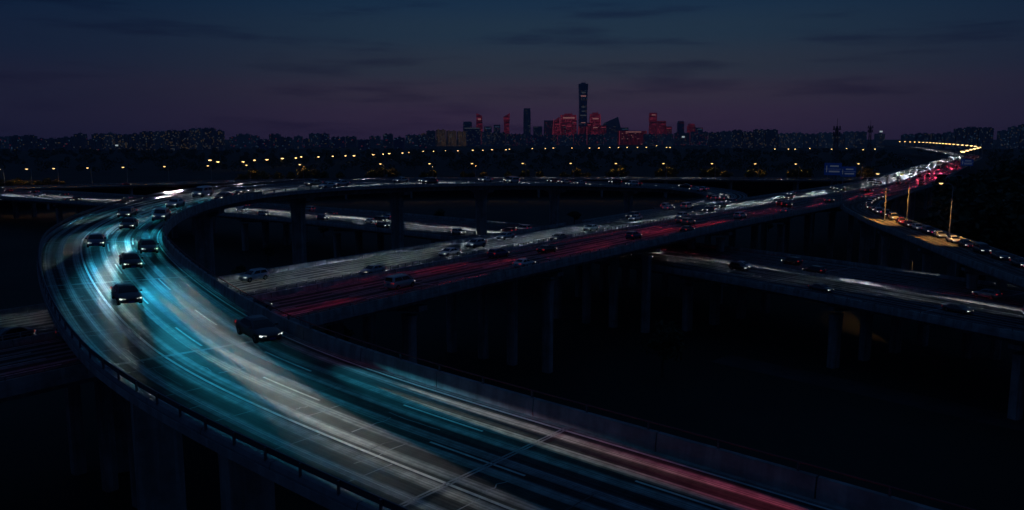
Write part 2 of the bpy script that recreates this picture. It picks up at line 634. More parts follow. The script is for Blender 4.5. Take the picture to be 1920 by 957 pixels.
def parapet(t, path, off, s0, s1, panel, h, w, m=None, base=0.0):
    s = s0
    while s < s1 - 0.5:
        e = min(s + panel, s1)
        mb = MB()
        lo, hi = off - w / 2, off + w / 2
        sweep(mb, path, [(lo, base - 0.3), (lo, base + h * 0.35), (off - w * 0.3, base + h), (off + w * 0.3, base + h), (hi, base + h * 0.35), (hi, base - 0.3)],
              s, e - 0.07, step=2.2)
        mb.build('parapet_panel', m or M['concrete'], t)
        s = e


def railing(t, path, off, s0, s1, z0, z1, gap, rail_m, post_m, two=False, rr=0.045):
    mb = MB()
    mb.tube([path.pt(s, off, z1) for s in path.stations(s0, s1, 2.0)], rr, 5)
    if two:
        mb.tube([path.pt(s, off, (z0 + z1) / 2) for s in path.stations(s0, s1, 2.0)], rr, 5)
    rail = mb.build('hand_rail', rail_m, t)
    pm = MB()
    pm.box((0, 0, (z1 - z0) / 2), (0.09, 0.11, z1 - z0))
    me = pm.mesh('rail_post', post_m)
    s = s0 + 0.5
    while s < s1:
        p, d, n = path.frame(s)
        link('rail_post', me, rail, p + n * off + Vector((0, 0, z0)), math.atan2(d.y, d.x))
        s += gap


def edge_line(t, path, off, s0, s1, w=0.16, name='edge_line', z=0.006):
    mb = MB()
    rows = [[path.pt(s, off - w / 2, z), path.pt(s, off + w / 2, z)] for s in path.stations(s0, s1, 2.0)]
    mb.grid(rows)
    mb.build(name, M['paint'], t)


def dashes(t, path, off, s0, s1, on=4.0, gap=8.0, w=0.15, z=0.006):
    s = s0
    while s < s1:
        edge_line(t, path, off, s, min(s + on, s1), w, 'lane_dash', z)
        s += on + gap


def joints(t, path, half, s0, s1, gap):
    s = s0
    while s < s1:
        mb = MB()
        for a, b, z, in ((-0.16, -0.04, 0.009), (0.04, 0.16, 0.009)):
            mb.face([path.pt(s + a, -half, z), path.pt(s + b, -half, z), path.pt(s + b, half, z), path.pt(s + a, half, z)])
        mb.build('expansion_joint', M['joint'], t)
        s += gap


def pier(t, path, s, cols, top, cap_half, cap_h=1.5, wid=(2.0, 1.5), skew=0.0, name='pier'):
    """hammerhead pier: columns at the given offsets and a tapering cap beam under the girder"""
    p, d, n = path.frame(s)
    rz = math.atan2(d.y, d.x)
    zt = p.z - top
    parts = []
    for o in cols:
        mb = MB()
        c = p + n * o
        # chamfered column with a slight flare below the cap
        prof = [(-1, -0.6), (-0.75, -1), (0.75, -1), (1, -0.6), (1, 0.6), (0.75, 1), (-0.75, 1), (-1, 0.6)]
        rows = []
        zc = zt - cap_h
        for z, k in ((-0.5, 1.0), (zc - 2.5, 1.0), (zc - 1.0, 1.06), (zc + 0.05, 1.3)):
            rows.append([Vector((c.x, c.y, z)) + d * (x * wid[1] / 2) + n * (y * wid[0] / 2 * k) for x, y in prof])
        mb.grid(rows, 0, closed=True)
        mb.face(rows[-1])
        parts.append(mb.build('pier_column', M['pier']))
    cb = MB()
    hw = wid[1] / 2 + 0.15
    pr = [(-cap_half, 0), (-cap_half, -cap_h * 0.45), (-cap_half * 0.35, -cap_h), (cap_half * 0.35, -cap_h), (cap_half, -cap_h * 0.45), (cap_half, 0)]
    a = [Vector((p.x, p.y, zt)) + n * x + d * hw + Vector((0, 0, z)) for x, z in pr]
    b = [Vector((p.x, p.y, zt)) + n * x - d * hw + Vector((0, 0, z)) for x, z in pr]
    cb.grid([a, b], 0, closed=True)
    cb.face(a[::-1])
    cb.face(b)
    # bearing blocks
    for x in (-0.55, 0.0, 0.55):
        q = Vector((p.x, p.y, zt + 0.12)) + n * (x * cap_half)
        cb.box(q, (1.0, 0.7, 0.28), 0, rz)
    cap = cb.build('pier_cap', M['pier'], t)
    for o in parts:
        o.parent = cap


HALF = 6.5
ramp_t = viaduct('curved_overpass', 'high teal-lit overpass ramp sweeping from the foreground round the left bend to the far arc', RAMP, HALF, M['asphalt_ramp'], 1.9)
s_mid = RAMP.near((-56, 163))
# inner side (right of the path): tall concrete wall with a red handrail; outer side: kerb, open gap and plank rail
parapet(ramp_t, RAMP, -HALF - 0.12, 0, s_mid, 7.5, 0.95, 0.42)
parapet(ramp_t, RAMP, -HALF - 0.12, s_mid, RAMP.len - 40, 7.5, 0.3, 0.42, M['kerb'])
railing(ramp_t, RAMP, -HALF - 0.16, s_mid, RAMP.len - 60, 0.28, 0.9, 4.0, M['rail'], M['rail'])
railing(ramp_t, RAMP, -HALF - 0.16, 0, s_mid, 0.93, 1.32, 3.6, M['red_rail'], M['rail'])
parapet(ramp_t, RAMP, HALF + 0.12, 0, RAMP.len - 40, 6.0, 0.34, 0.40, M['kerb'])
mb = MB()
sweep(mb, RAMP, rect(HALF + 0.06, HALF + 0.14, 0.62, 0.92), 0, s_mid + 60)
beam = mb.build('guard_rail_beam', M['rail'], ramp_t)
pm = MB()
pm.box((0, 0, 0.3), (0.10, 0.10, 0.64))
pme = pm.mesh('guard_rail_post', M['rail'])
s = 1.0
while s < s_mid + 60:
    p, d, n = RAMP.frame(s)
    link('guard_rail_post', pme, beam, p + n * (HALF + 0.22) + Vector((0, 0, 0.3)), math.atan2(d.y, d.x))
    s += 2.6
edge_line(ramp_t, RAMP, 2.6, 0, RAMP.len - 60, 0.18)
edge_line(ramp_t, RAMP, -5.87, 0, RAMP.len - 60, 0.16)
dashes(ramp_t, RAMP, -0.25, 3, RAMP.len - 70, 6, 9, 0.14)
dashes(ramp_t, RAMP, -3.0, 8, RAMP.len - 70, 6, 9, 0.14)
joints(ramp_t, RAMP, HALF - 0.05, 14, RAMP.len - 40, 27.0)
# seams between the shoulder slabs
for k in range(34):
    s = 12 + k * 5.4
    mb = MB()
    mb.face([RAMP.pt(s - .03, 2.75, 0.005), RAMP.pt(s + .03, 2.75, 0.005), RAMP.pt(s + .03, 6.35, 0.005), RAMP.pt(s - .03, 6.35, 0.005)])
    mb.build('slab_seam', M['joint'], ramp_t)
edge_line(ramp_t, RAMP, 4.6, 5, 190, 0.05, 'slab_seam', 0.005)
# cracks and patch seams that show as thin lines across the slabs
for k in range(70):
    s = random.uniform(25, 190)
    o = random.uniform(-4.6, 5.2)
    mb = MB()
    if random.random() < 0.6:
        l = random.uniform(0.8, 3.4)
        pts = [(s + random.uniform(-0.12, 0.12), max(-5.4, min(5.5, o + l * j / 5))) for j in range(6)]
        rows = [[RAMP.pt(a - 0.035, b, 0.005), RAMP.pt(a + 0.035, b, 0.005)] for a, b in pts]
    else:
        l = random.uniform(1.5, 5)
        pts = [(s + l * j / 5, o + random.uniform(-0.08, 0.08)) for j in range(6)]
        rows = [[RAMP.pt(a, b - 0.03, 0.005), RAMP.pt(a, b + 0.03, 0.005)] for a, b in pts]
    mb.grid(rows)
    mb.build('sealed_crack', M['joint'] if k % 3 else M['tar'], ramp_t)
for s in [RAMP.near(q) for q in ((24, 14), (-3, 38), (-16, 50), (-30, 67), (-50, 98), (-58.5, 125), (-58, 152), (-48, 180), (-30, 207), (-9, 236), (14, 266), (42, 292))]:
    pier(ramp_t, RAMP, s, (0,), 1.9, 3.8, 1.6, (3.0, 1.9))

HA = 16.0
a_t = viaduct('straight_overpass', 'wide straight overpass crossing from lower left to the bright bend at upper right', ROADA, HA, M['asphalt_a'], 1.9, 0, None, 0.8)
sA = ROADA.near((268, 520))
parapet(a_t, ROADA, -HA - 0.1, 0, sA, 8.0, 0.95, 0.42)
sj1, sj2 = ROADA.near((20, 190)), ROADA.near((62, 240))
parapet(a_t, ROADA, HA + 0.1, 0, sj1, 8.0, 0.85, 0.42)
parapet(a_t, ROADA, HA + 0.1, sj2, sA, 8.0, 0.85, 0.42)
parapet(a_t, ROADA, 0, 0, sA, 8.0, 0.7, 0.5)
railing(a_t, ROADA, 0, 60, ROADA.near((150, 340)), 0.7, 1.3, 1.7, M['steel'], M['steel'], True, 0.035)
railing(a_t, ROADA, -HA - 0.1, 60, ROADA.near((110, 290)), 0.9, 1.25, 3.2, M['rail'], M['rail'])
for sg in (-1, 1):
    edge_line(a_t, ROADA, sg * 0.85, 0, sA)
    edge_line(a_t, ROADA, sg * (HA - 1.3), 0, sA)
    for k in (1, 2, 3):
        dashes(a_t, ROADA, sg * (0.9 + 3.4 * k), 4, sA * 0.8, 6, 9)
joints(a_t, ROADA, HA - 0.1, 20, sA * 0.7, 32.0)
for q in ((-92, 30), (-66, 64), (-46, 90), (-24, 119), (-3, 148), (20, 178), (44, 209), (70, 240), (98, 274), (128, 311), (160, 352), (200, 410), (240, 475)):
    pier(a_t, ROADA, ROADA.near(q), (-11.5, -3.5, 3.5, 11.5), 1.9, 14.2, 1.7, (1.7, 1.5))

HB = 19.0
b_t = viaduct('lower_overpass', 'lowest overpass running from the left edge under the others to the right edge', ROADB, HB, M['asphalt_b'], 1.8, 0, None, 0.82)
sB0 = ROADB.near((-262, 415))
parapet(b_t, ROADB, -HB - 0.1, sB0, ROADB.len, 8.0, 0.8, 0.42)
parapet(b_t, ROADB, HB + 0.1, sB0, ROADB.len, 8.0, 0.8, 0.42)
parapet(b_t, ROADB, 0, sB0, ROADB.len, 8.0, 0.7, 0.5)
railing(b_t, ROADB, -HB - 0.1, ROADB.near((0, 236)), ROADB.len - 40, 0.75, 1.15, 3.4, M['rail'], M['rail'])
for sg in (-1, 1):
    edge_line(b_t, ROADB, sg * 0.85, sB0, ROADB.len)
    edge_line(b_t, ROADB, sg * (HB - 1.6), sB0, ROADB.len)
    for k in (1, 2, 3, 4):
        dashes(b_t, ROADB, sg * (0.9 + 3.6 * k), ROADB.near((-113, 325)), ROADB.len, 6, 9)
joints(b_t, ROADB, HB - 0.1, ROADB.near((-113, 325)), ROADB.len, 34.0)
for q in ((-262, 415), (-200, 380), (-140, 343), (-92, 310), (-50, 280), (-12, 247), (22, 214), (50, 182), (71, 152), (88, 124)):
    pier(b_t, ROADB, ROADB.near(q), (-14.5, -5, 5, 14.5), 1.8, 16.5, 1.7, (2.2, 1.6))

HC = 5.2
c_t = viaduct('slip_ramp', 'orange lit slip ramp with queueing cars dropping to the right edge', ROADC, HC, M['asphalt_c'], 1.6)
sC = ROADC.near((155, 325))
parapet(c_t, ROADC, -HC - 0.1, sC, ROADC.len, 5.0, 0.8, 0.4)
parapet(c_t, ROADC, HC + 0.1, ROADC.near((120, 273)), ROADC.len, 5.0, 0.8, 0.4)
edge_line(c_t, ROADC, -HC + 0.5, sC, ROADC.len)
edge_line(c_t, ROADC, HC - 0.5, sC, ROADC.len)
dashes(c_t, ROADC, 0, sC, ROADC.len)
for q in ((140, 305), (113, 258), (104, 230), (99, 205), (94, 175), (90, 150), (86, 120)):
    pier(c_t, ROADC, ROADC.near(q), (-2.6, 2.6), 1.6, 4.4, 1.2, (1.5, 1.4))

HE = 7.5
e_t = viaduct('far_flyover', 'thin far flyover behind the loop lined with sodium street lamps', ROADE, HE, M['asphalt_b'], 1.6)
parapet(e_t, ROADE, -HE - 0.1, 200, ROADE.len, 12.0, 0.25, 0.4)
parapet(e_t, ROADE, HE + 0.1, 200, ROADE.len, 12.0, 0.9, 0.4)
s = 250.0
while s < ROADE.len - 60:
    pier(e_t, ROADE, s, (-4, 4), 1.6, 6.2, 1.2, (1.5, 1.4))
    s += 45

# a ground-level service road glimpsed below the lower overpass
mb = MB()
SR = Path([(40, 150, 0.02), (62, 128, 0.02), (78, 112, 0.02), (105, 95, 0.02), (150, 80, 0.02)])
rows = [[SR.pt(s, -3.5), SR.pt(s, 3.5)] for s in SR.stations(0, SR.len)]
mb.grid(rows)
tag(mb.build('service_road', M['dirt']), kind='structure')


# ------------------------------------------------------------------ vehicles
def loft(mb, secs, m=0):
    mb.grid(secs, m, closed=True)
    mb.face(secs[0][::-1], m)
    mb.face(secs[-1], m)


def body_mesh(kind):
    """lower body from cross sections along x (front is +x); returns the mesh and the greenhouse outline"""
    if kind == 'sedan':
        st = [(-2.32, .70, .45, .80), (-2.26, .80, .32, .92), (-2.05, .87, .24, 1.00), (-1.75, .90, .20, 1.02), (-1.2, .915, .18, .97), (-.5, .92, .17, .93), (.3, .92, .17, .92),
              (.95, .91, .18, .93), (1.35, .90, .20, .88), (1.8, .87, .22, .80), (2.1, .80, .25, .72), (2.26, .70, .32, .64), (2.32, .60, .40, .56)]
        gh = dict(b=(-1.78, 1.12), r=(-0.95, 0.12), bw=.84, rw=.60, zb=.93, zr=1.44)
    elif kind == 'suv':
        st = [(-2.28, .74, .50, 1.05), (-2.22, .84, .36, 1.10), (-2.0, .90, .28, 1.12), (-1.2, .94, .24, 1.10), (-.3, .945, .23, 1.07), (.6, .94, .23, 1.06), (1.0, .93, .24, 1.06),
              (1.4, .92, .26, 1.02), (1.85, .89, .28, .96), (2.12, .82, .32, .88), (2.25, .72, .40, .78), (2.30, .62, .48, .68)]
        gh = dict(b=(-2.1, 1.15), r=(-1.75, 0.25), bw=.87, rw=.68, zb=1.07, zr=1.72)
    else:  # van
        st = [(-2.45, .80, .50, 1.15), (-2.40, .88, .36, 1.20), (-2.1, .93, .28, 1.22), (-1.0, .95, .25, 1.20), (.4, .95, .25, 1.18), (1.5, .94, .26, 1.16),
              (1.9, .91, .28, 1.06), (2.25, .84, .32, .94), (2.40, .74, .40, .82), (2.46, .64, .48, .70)]
        gh = dict(b=(-2.38, 1.75), r=(-2.2, 0.85), bw=.90, rw=.76, zb=1.18, zr=1.95)
    mb = MB()
    secs = []
    for x, w, zb, zt in st:
        h = zt - zb
        half = [(w * .80, zb), (w * .95, zb + h * .10), (w, zb + h * .35), (w, zb + h * .62), (w * .97, zb + h * .82), (w * .90, zb + h * .95), (w * .72, zt), (w * .3, zt + .025)]
        secs.append([(x, -y, z) for y, z in half[::-1]] [::-1] + [(x, y, z) for y, z in half[::-1]])
    loft(mb, secs)
    return mb, gh


def greenhouse(gh):
    rows = []
    (b0, b1), (r0, r1) = gh['b'], gh['r']
    zb, zr, bw, rw = gh['zb'] - .03, gh['zr'], gh['bw'], gh['rw']
    cab, glass = MB(), []
    for k, f in ((0, 0.0), (1, .45), (2, .86), (3, 1.0)):
        e = f ** 1.15
        x0, x1 = b0 + (r0 - b0) * e, b1 + (r1 - b1) * e
        w = bw + (rw - bw) * f
        if k == 3:
            x0, x1, w = x0 + .10, x1 - .10, w - .07
        z = zb + (zr - zb) * (f if k < 3 else 1.0) - (0.02 if k == 2 else 0)
        c = .10
        rows.append([(x0, -w + c, z), (x0 + c, -w, z), (x1 - c * 1.6, -w, z), (x1, -w + c * 1.6, z), (x1, w - c * 1.6, z), (x1 - c * 1.6, w, z), (x0 + c, w, z), (x0, w - c, z)])
    cab.grid(rows, 0, closed=True)
    cab.face(rows[-1])

    def pane(ia, ib, u0, u1, v0, v1, out):
        def lerp(a, b, t):
            return Vector(a).lerp(Vector(b), t)

        def pt(u, v):
            a, b = lerp(rows[0][ia], rows[2][ia], v), lerp(rows[0][ib], rows[2][ib], v)
            m = lerp(rows[1][ia], rows[1][ib], u)
            q = lerp(a, b, u)
            # follow the bulge of the middle row
            q += (m - lerp(lerp(rows[0][ia], rows[2][ia], .5), lerp(rows[0][ib], rows[2][ib], .5), u)) * (1 - abs(2 * v - 1))
            return q + Vector(out)
        mb = MB()
        mb.grid([[pt(u0, v0), pt(u1, v0)], [pt(u0, .5), pt(u1, .5)], [pt(u0, v1), pt(u1, v1)]])
        return mb
    o = .012
    wins = [('windscreen', pane(3, 4, -.10, 1.10, .06, .96, (o, 0, o))), ('rear_window', pane(7, 0, .04, .96, .10, .94, (-o, 0, o)))]
    for a, b, sgn in ((1, 2, -1), (5, 6, 1)):
        sp = ((.08, .50), (.53, .95))
        for u0, u1 in sp:
            wins.append(('side_window', pane(a, b, u0, u1, .12, .92, (0, sgn * o, o * .3))))
    return cab, wins


CAR_PROTO, CAR_FAR = {}, {}


def wheel_meshes(r):
    n = 14
    ty = MB()
    ring = [(math.cos(2 * math.pi * k / n), math.sin(2 * math.pi * k / n)) for k in range(n)]
    prof = [(r * .62, .11), (r * .92, .115), (r, .07), (r, -.07), (r * .92, -.115), (r * .62, -.11)]
    ty.grid([[(a * q, y, b * q) for a, b in ring] for q, y in prof], closed=True)
    rm = MB()
    rm.face([(a * r * .63, .09, b * r * .63) for a, b in ring])
    rm.face([(a * r * .63, -.09, b * r * .63) for a, b in ring][::-1])
    for k in range(5):
        t = 2 * math.pi * k / 5
        for sg in (1, -1):
            c, s_ = math.cos(t), math.sin(t)
            w = .045
            p = [(c * .05 - s_ * w, s_ * .05 + c * w), (c * r * .6 - s_ * w, s_ * r * .6 + c * w), (c * r * .6 + s_ * w, s_ * r * .6 - c * w), (c * .05 + s_ * w, s_ * .05 - c * w)]
            rm.face([(x, sg * .1, z) for x, z in p], 1)
    return ty.mesh('tyre', M['tyre'], True), rm.mesh('rim', [M['black'], M['rim']])


def make_car(kind):
    mb, gh = body_mesh(kind)
    cab, wins = greenhouse(gh)
    r = {'sedan': .33, 'suv': .37, 'van': .35}[kind]
    ax = {'sedan': (1.40, -1.40), 'suv': (1.42, -1.36), 'van': (1.62, -1.45)}[kind]
    hz = {'sedan': .62, 'suv': .80, 'van': .82}[kind]
    tz = {'sedan': .82, 'suv': 1.0, 'van': 1.05}[kind]
    fx = {'sedan': 2.2, 'suv': 2.17, 'van': 2.34}[kind]
    rx = {'sedan': -2.28, 'suv': -2.24, 'van': -2.42}[kind]
    W = {'sedan': .90, 'suv': .93, 'van': .94}[kind]
    root = link('passenger_car', None)
    body = mb.build('body', M['carpaint'], root, True)
    cabo = cab.build('cabin', M['carpaint'], root, False)
    for nm, w in wins:
        w.build(nm, M['glass'], cabo)
    t_me, r_me = wheel_meshes(r)
    for x in ax:
        for sg in (1, -1):
            n = 14
            arch = MB()
            arch.face([(x + math.cos(math.pi * k / n) * r * 1.18, sg * (W + .022), r + math.sin(math.pi * k / n) * r * 1.18) for k in range(n + 1)][::sg])
            arch.build('wheel_arch', M['black'], root)
            w = link('wheel', t_me, root, (x, sg * (W - .07), r))
            link('rim', r_me, w)
    for sg in (1, -1):
        h = MB()
        h.grid([[(fx - .16, sg * (W - .05), hz + .07), (fx - .16, sg * (W - .05), hz - .05)], [(fx, sg * (W - .20), hz + .05), (fx + .03, sg * (W - .20), hz - .07)],
                [(fx + .085, sg * (W - .46), hz + .02), (fx + .10, sg * (W - .46), hz - .07)]])
        h.build('headlight', M['head'], root)
        tl = MB()
        tl.grid([[(rx + .14, sg * (W + .0), tz + .08), (rx + .14, sg * (W + .0), tz - .10)], [(rx + .0, sg * (W - .13), tz + .09), (rx - .02, sg * (W - .13), tz - .10)],
                 [(rx - .035, sg * (W - .38), tz + .07), (rx - .05, sg * (W - .38), tz - .06)]])
        tl.build('taillight', M['tail'], root)
        mr = MB()
        mr.box((gh['b'][1] - .32, sg * (gh['bw'] + .16), gh['zb'] + .07), (.12, .24, .15), taper=.8)
        mr.build('wing_mirror', M['carpaint'], root)
    gr = MB()
    gr.box((fx + .085, 0, hz - .07), (.06, .80, .13))
    gr.box((fx + .05, 0, hz - .26), (.12, 1.15, .13))
    gr.build('grille', M['black'], root)
    pl = MB()
    pl.box((fx + .135, 0, hz - .22), (.02, .44, .13))
    pl.build('number_plate', M['plate'], root)
    pl = MB()
    pl.box((rx - .06, 0, tz - .22), (.02, .44, .13))
    pl.build('number_plate', M['plate'], root)
    # one-mesh version for cars only a few pixels long
    far = MB()

    def add(src, m):
        i = len(far.v)
        far.v += src.v
        far.f += [tuple(i + k for k in f) for f in src.f]
        far.m += [m] * len(src.f)
        far.uv += [None] * len(src.f)
    add(mb, 0)
    add(cab, 0)
    for nm, w in wins:
        add(w, 1)
    for x in ax:
        for sg in (1, -1):
            far.box((x, sg * (W - .04), r), (r * 1.8, .2, r * 1.9), 2)
    for sg in (1, -1):
        far.box((fx - .02, sg * (W - .2), hz), (.24, .3, .14), 3)
        far.box((rx + .04, sg * (W - .15), tz), (.16, .28, .18), 4)
    CAR_FAR[kind] = far.mesh('passenger_car', [M['carpaint'], M['glass'], M['tyre'], M['headf'], M['tailf']])
    CAR_PROTO[kind] = (root, fx, rx, hz, tz, W)


for k in ('sedan', 'suv', 'van'):
    make_car(k)


def beam_light(name, color, power, size, blend):
    """a projector lamp whose lens evens out its throw: the light it sends does not thin with distance inside the beam"""
    l = bpy.data.lights.new(name, 'SPOT')
    l.color = color
    l.energy = power * 400.0
    l.spot_size = R(size)
    l.spot_blend = blend
    l.shadow_soft_size = 0.08
    l.use_nodes = True
    t = l.node_tree
    em = next(n for n in t.nodes if n.type == 'EMISSION')
    fo = t.nodes.new('ShaderNodeLightFalloff')
    fo.inputs[0].default_value = 1.0 / 400.0
    t.links.new(fo.outputs['Constant'], em.inputs['Strength'])
    return l


L_CORE = beam_light('headlight_core', (1.0, 0.95, 0.80), 82.0, 2.8, 0.9)
L_NEAR = beam_light('main_beam_core', (1.0, 0.94, 0.78), 240.0, 2.6, 0.9)
L_WIDE2 = beam_light('main_beam_spread', (0.04, 0.55, 0.82), 215.0, 5.6, 1.0)
L_WIDE = beam_light('headlight_spread', (0.04, 0.55, 0.85), 70.0, 5.6, 1.0)
L_ONE = beam_light('highway_headlight', (0.76, 0.90, 1.0), 640.0, 4.0, 0.9)
L_LOW = beam_light('lower_headlight', (0.75, 0.88, 1.0), 380.0, 3.4, 0.9)
L_TAIL = beam_light('taillight_glow', (1.0, 0.05, 0.11), 95.0, 12.0, 0.9)
L_TAIL2 = beam_light('brake_light_glow', (1.0, 0.12, 0.2), 190.0, 12.0, 0.9)

PAINTS = [('white', (.75, .75, .74)), ('silver', (.48, .49, .50)), ('black', (.012, .012, .014)), ('dark grey', (.08, .085, .09)), ('dark blue', (.02, .04, .14)),
          ('red', (.30, .02, .02)), ('beige', (.42, .36, .27)), ('white', (.72, .72, .72)), ('black', (.02, .02, .02)), ('silver', (.40, .41, .42))]


def aim(light, name, parent, loc, direction, wide=1.0):
    o = link(name, light, parent, loc)
    o.scale = (wide, 1, 1)      # headlamps throw wider than high
    o.rotation_euler = Vector(direction).to_track_quat('-Z', 'Y').to_euler()
    return o


used_proto = set()
CARN = [0]


def place_car(path, s, off, fwd, label, group, lights, full=True, dz=0.0, paint=None, kind=None):
    kind = kind or random.choices(['sedan', 'suv', 'van'], [6, 4, 1.4])[0]
    nm, colr = paint or random.choice(PAINTS)
    root0, fx, rx, hz, tz, W = CAR_PROTO[kind]
    p, d, n = path.frame(s)
    slope = (path.at(s + 2).z - path.at(s - 2).z) / 4.0
    rz = math.atan2(d.y, d.x) + (0 if fwd > 0 else math.pi)
    if full:
        if kind in used_proto:
            o = copy_tree(root0)
        else:
            o = root0
            used_proto.add(kind)
        for ch in o.children:
            if ch.data and ch.data.materials and ch.data.materials[0] == M['carpaint']:
                ch.color = (*colr, 1)
    else:
        o = link('passenger_car', CAR_FAR[kind])
        o.color = (*colr, 1)
    o.location = p + n * off + Vector((0, 0, 0.008 + dz))
    o.rotation_euler = (math.atan(path.bank(s)) * fwd, math.atan(-slope * fwd), rz)
    word = {'sedan': 'saloon car', 'suv': 'sport utility car', 'van': 'minivan'}[kind]
    tag(o, label.format(nm + ' ' + word), 'car', group)
    ahead = fwd * (38 if 'n' in lights else 20)
    look = (path.frame(s + ahead)[0] + path.frame(s + ahead)[2] * off) - (p + n * off)
    hd = d * fwd
    bend = (hd.x * look.y - hd.y * look.x) / max(1.0, hd.dot(look))
    pending.append((o, kind, lights, bend, path is not RAMP))
    return o


pending = []


def light_cars():
    for o, kind, lights, bend, path_ok in pending:
        root0, fx, rx, hz, tz, W = CAR_PROTO[kind]
        if 'h' in lights or 'n' in lights:
            # bending lights: the lamps turn into the curve with the wheels
            core, pitch = (L_NEAR, -0.0235) if 'n' in lights else (L_CORE, -0.0255)
            aim(core, 'headlight_beam', o, (fx + .16, W - .3, hz), (1, bend, pitch), 1.15)
            aim(core, 'headlight_beam', o, (fx + .16, .3 - W, hz), (1, bend, pitch), 1.15)
            aim(L_WIDE2 if 'n' in lights else L_WIDE, 'headlight_spread', o, (fx + .2, 0, hz + .1), (1, bend, -0.052), 4.0)
        if 'H' in lights:
            aim(L_ONE, 'headlight_beam', o, (fx + .16, 0, hz), (1, bend, -0.034 if path_ok else -0.046), 1.8)
        if 'b' in lights:
            aim(L_LOW, 'headlight_beam', o, (fx + .16, 0, hz), (1, bend, -0.031), 1.5)
        if 't' in lights:
            aim(L_TAIL, 'taillight_glow', o, (rx - .15, 0, tz), (-1, 0, -0.108), 1.4)
        if 'T' in lights:
            aim(L_TAIL2, 'taillight_glow', o, (rx - .15, 0, tz), (-1, 0, -0.108))


# the ramp: three lanes, all coming round the bend towards the foreground
LANES = [(1.15, 'outer lane'), (-1.6, 'middle lane'), (-4.35, 'inner lane')]
s_in = RAMP.near((14, 24))
s_end = RAMP.len - 25
FIRST = {1.15: [-9, 63, 96], -1.6: [-3, 80, 112], -4.35: [-6, 46, 90]}
DARKS = [('black', (.012, .012, .014)), ('dark grey', (.06, .065, .07)), ('dark blue', (.02, .04, .12))]
for off, lane in LANES:
    spots = [s_in + q for q in FIRST[off]]
    s = spots[-1] + random.uniform(26, 34)
    while s < s_end:
        spots.append(s)
        s += random.uniform(27, 38)
    for k, s in enumerate(spots):
        far_seg = s > RAMP.near((-28, 210))
        lit = ('n' if s < s_in + 85 else 'H' if s > s_mid + 12 else 'h') if k > 0 else ('T' if off == -4.35 else '')
        place_car(RAMP, s, off + random.uniform(-.15, .15), -1,
                  '{} with headlights, ' + nth(k + 1) + ' from the foreground, ' + lane + ', curved ramp',
                  'cars on the curved ramp', lit, full=not far_seg, paint=random.choice(DARKS) if s < s_in + 120 else None,
                  kind='sedan' if s < s_in + 120 else None)

# straight overpass: headlights come down the far carriageway, tail lights go up the near one
LA = [(2.6, 'median lane'), (6.0, 'second lane'), (9.4, 'third lane'), (12.8, 'outside lane')]
s_cross = ROADA.near((-42, 95))
for j, (off, lane) in enumerate(LA):
    s = ROADA.near((-90, 33)) + 14 * j + random.uniform(0, 8)
    k = 0
    while s < ROADA.near((900, 1820)):
        k += 1
        far = s > ROADA.near((60, 228))
        lit = 'H' if s < ROADA.near((150, 340)) else 'b' if s < ROADA.near((392, 720)) or k % 3 == 0 else ''
        place_car(ROADA, s, off + random.uniform(-.2, .2), -1,
                  '{} with headlights, ' + nth(k) + ' from left, ' + lane + ', straight overpass',
                  'oncoming cars on the straight overpass', lit, full=not far)
        s += random.uniform(50, 66) if s < ROADA.near((177, 374)) else random.uniform(46, 80)
for j, (off, lane) in enumerate(LA):
    s = ROADA.near((-90, 33)) + 19 * j + random.uniform(0, 12)
    k = 0
    while s < ROADA.near((520, 930)):
        k += 1
        far = s > ROADA.near((60, 228))
        lit = 't' if s_cross + 25 < s < ROADA.near((392, 720)) else ''
        place_car(ROADA, s, -off + random.uniform(-.2, .2), 1,
                  '{} with red tail lights, ' + nth(k) + ' from left, ' + lane + ', straight overpass',
                  'departing cars on the straight overpass', lit, full=not far)
        s += random.uniform(52, 80) if not far else random.uniform(60, 95)

# lower overpass
LB = [(2.7, 'median lane'), (6.3, 'second lane'), (9.9, 'third lane'), (13.5, 'outside lane')]
for j, (off, lane) in enumerate(LB):
    s = ROADB.near((-300, 435)) + 16 * j + random.uniform(0, 10)
    k = 0
    while s < ROADB.len - 40:
        k += 1
        place_car(ROADB, s, -off + random.uniform(-.2, .2), 1,
                  '{} with headlights, ' + nth(k) + ' from left, ' + lane + ', lowest overpass',
                  'oncoming cars on the lowest overpass', ('H' if s < ROADB.near((0, 236)) else 'b') if j < 3 else '', full=s > ROADB.near((30, 204)))
        s += random.uniform(60, 85)
for j, (off, lane) in enumerate(LB[:3]):
    s = ROADB.near((-300, 435)) + 25 * j + random.uniform(0, 12)
    k = 0
    while s < ROADB.len - 40:
        k += 1
        place_car(ROADB, s, off + random.uniform(-.2, .2), -1,
                  '{} with red tail lights, ' + nth(k) + ' from left, ' + lane + ', lowest overpass',
                  'departing cars on the lowest overpass', 't' if j < 2 else '', full=s > ROADB.near((30, 204)))
        s += random.uniform(80, 110)

# queue on the slip ramp
s = ROADC.near((132, 292))
k = 0
while s < ROADC.len - 45:
    k += 1
    place_car(ROADC, s, 2.4 + random.uniform(-.25, .25), 1, '{}, ' + nth(k) + ' from the top in the slip ramp queue',
              'queue of cars on the slip ramp', 'bt' if k % 3 == 1 else '', full=s > ROADC.near((100, 212)))
    s += random.uniform(6.2, 8.8)

# far flyover, a few cars
s = 230.0
k = 0
while s < ROADE.len - 40:
    k += 1
    place_car(ROADE, s, random.choice((-3.6, -1.8)), 1, '{} on the far flyover, ' + nth(k) + ' from the left edge', 'cars on the far flyover', 'H', full=False)
    s += random.uniform(50, 70)
light_cars()


# ------------------------------------------------------------------ street lamps
def lamp_light(power, size, color=(1.0, 0.50, 0.13)):
    l = bpy.data.lights.new('sodium_light', 'SPOT')
    l.color = color
    l.energy = power
    l.spot_size = R(size)
    l.spot_blend = 0.5
    l.shadow_soft_size = 0.25
    return l


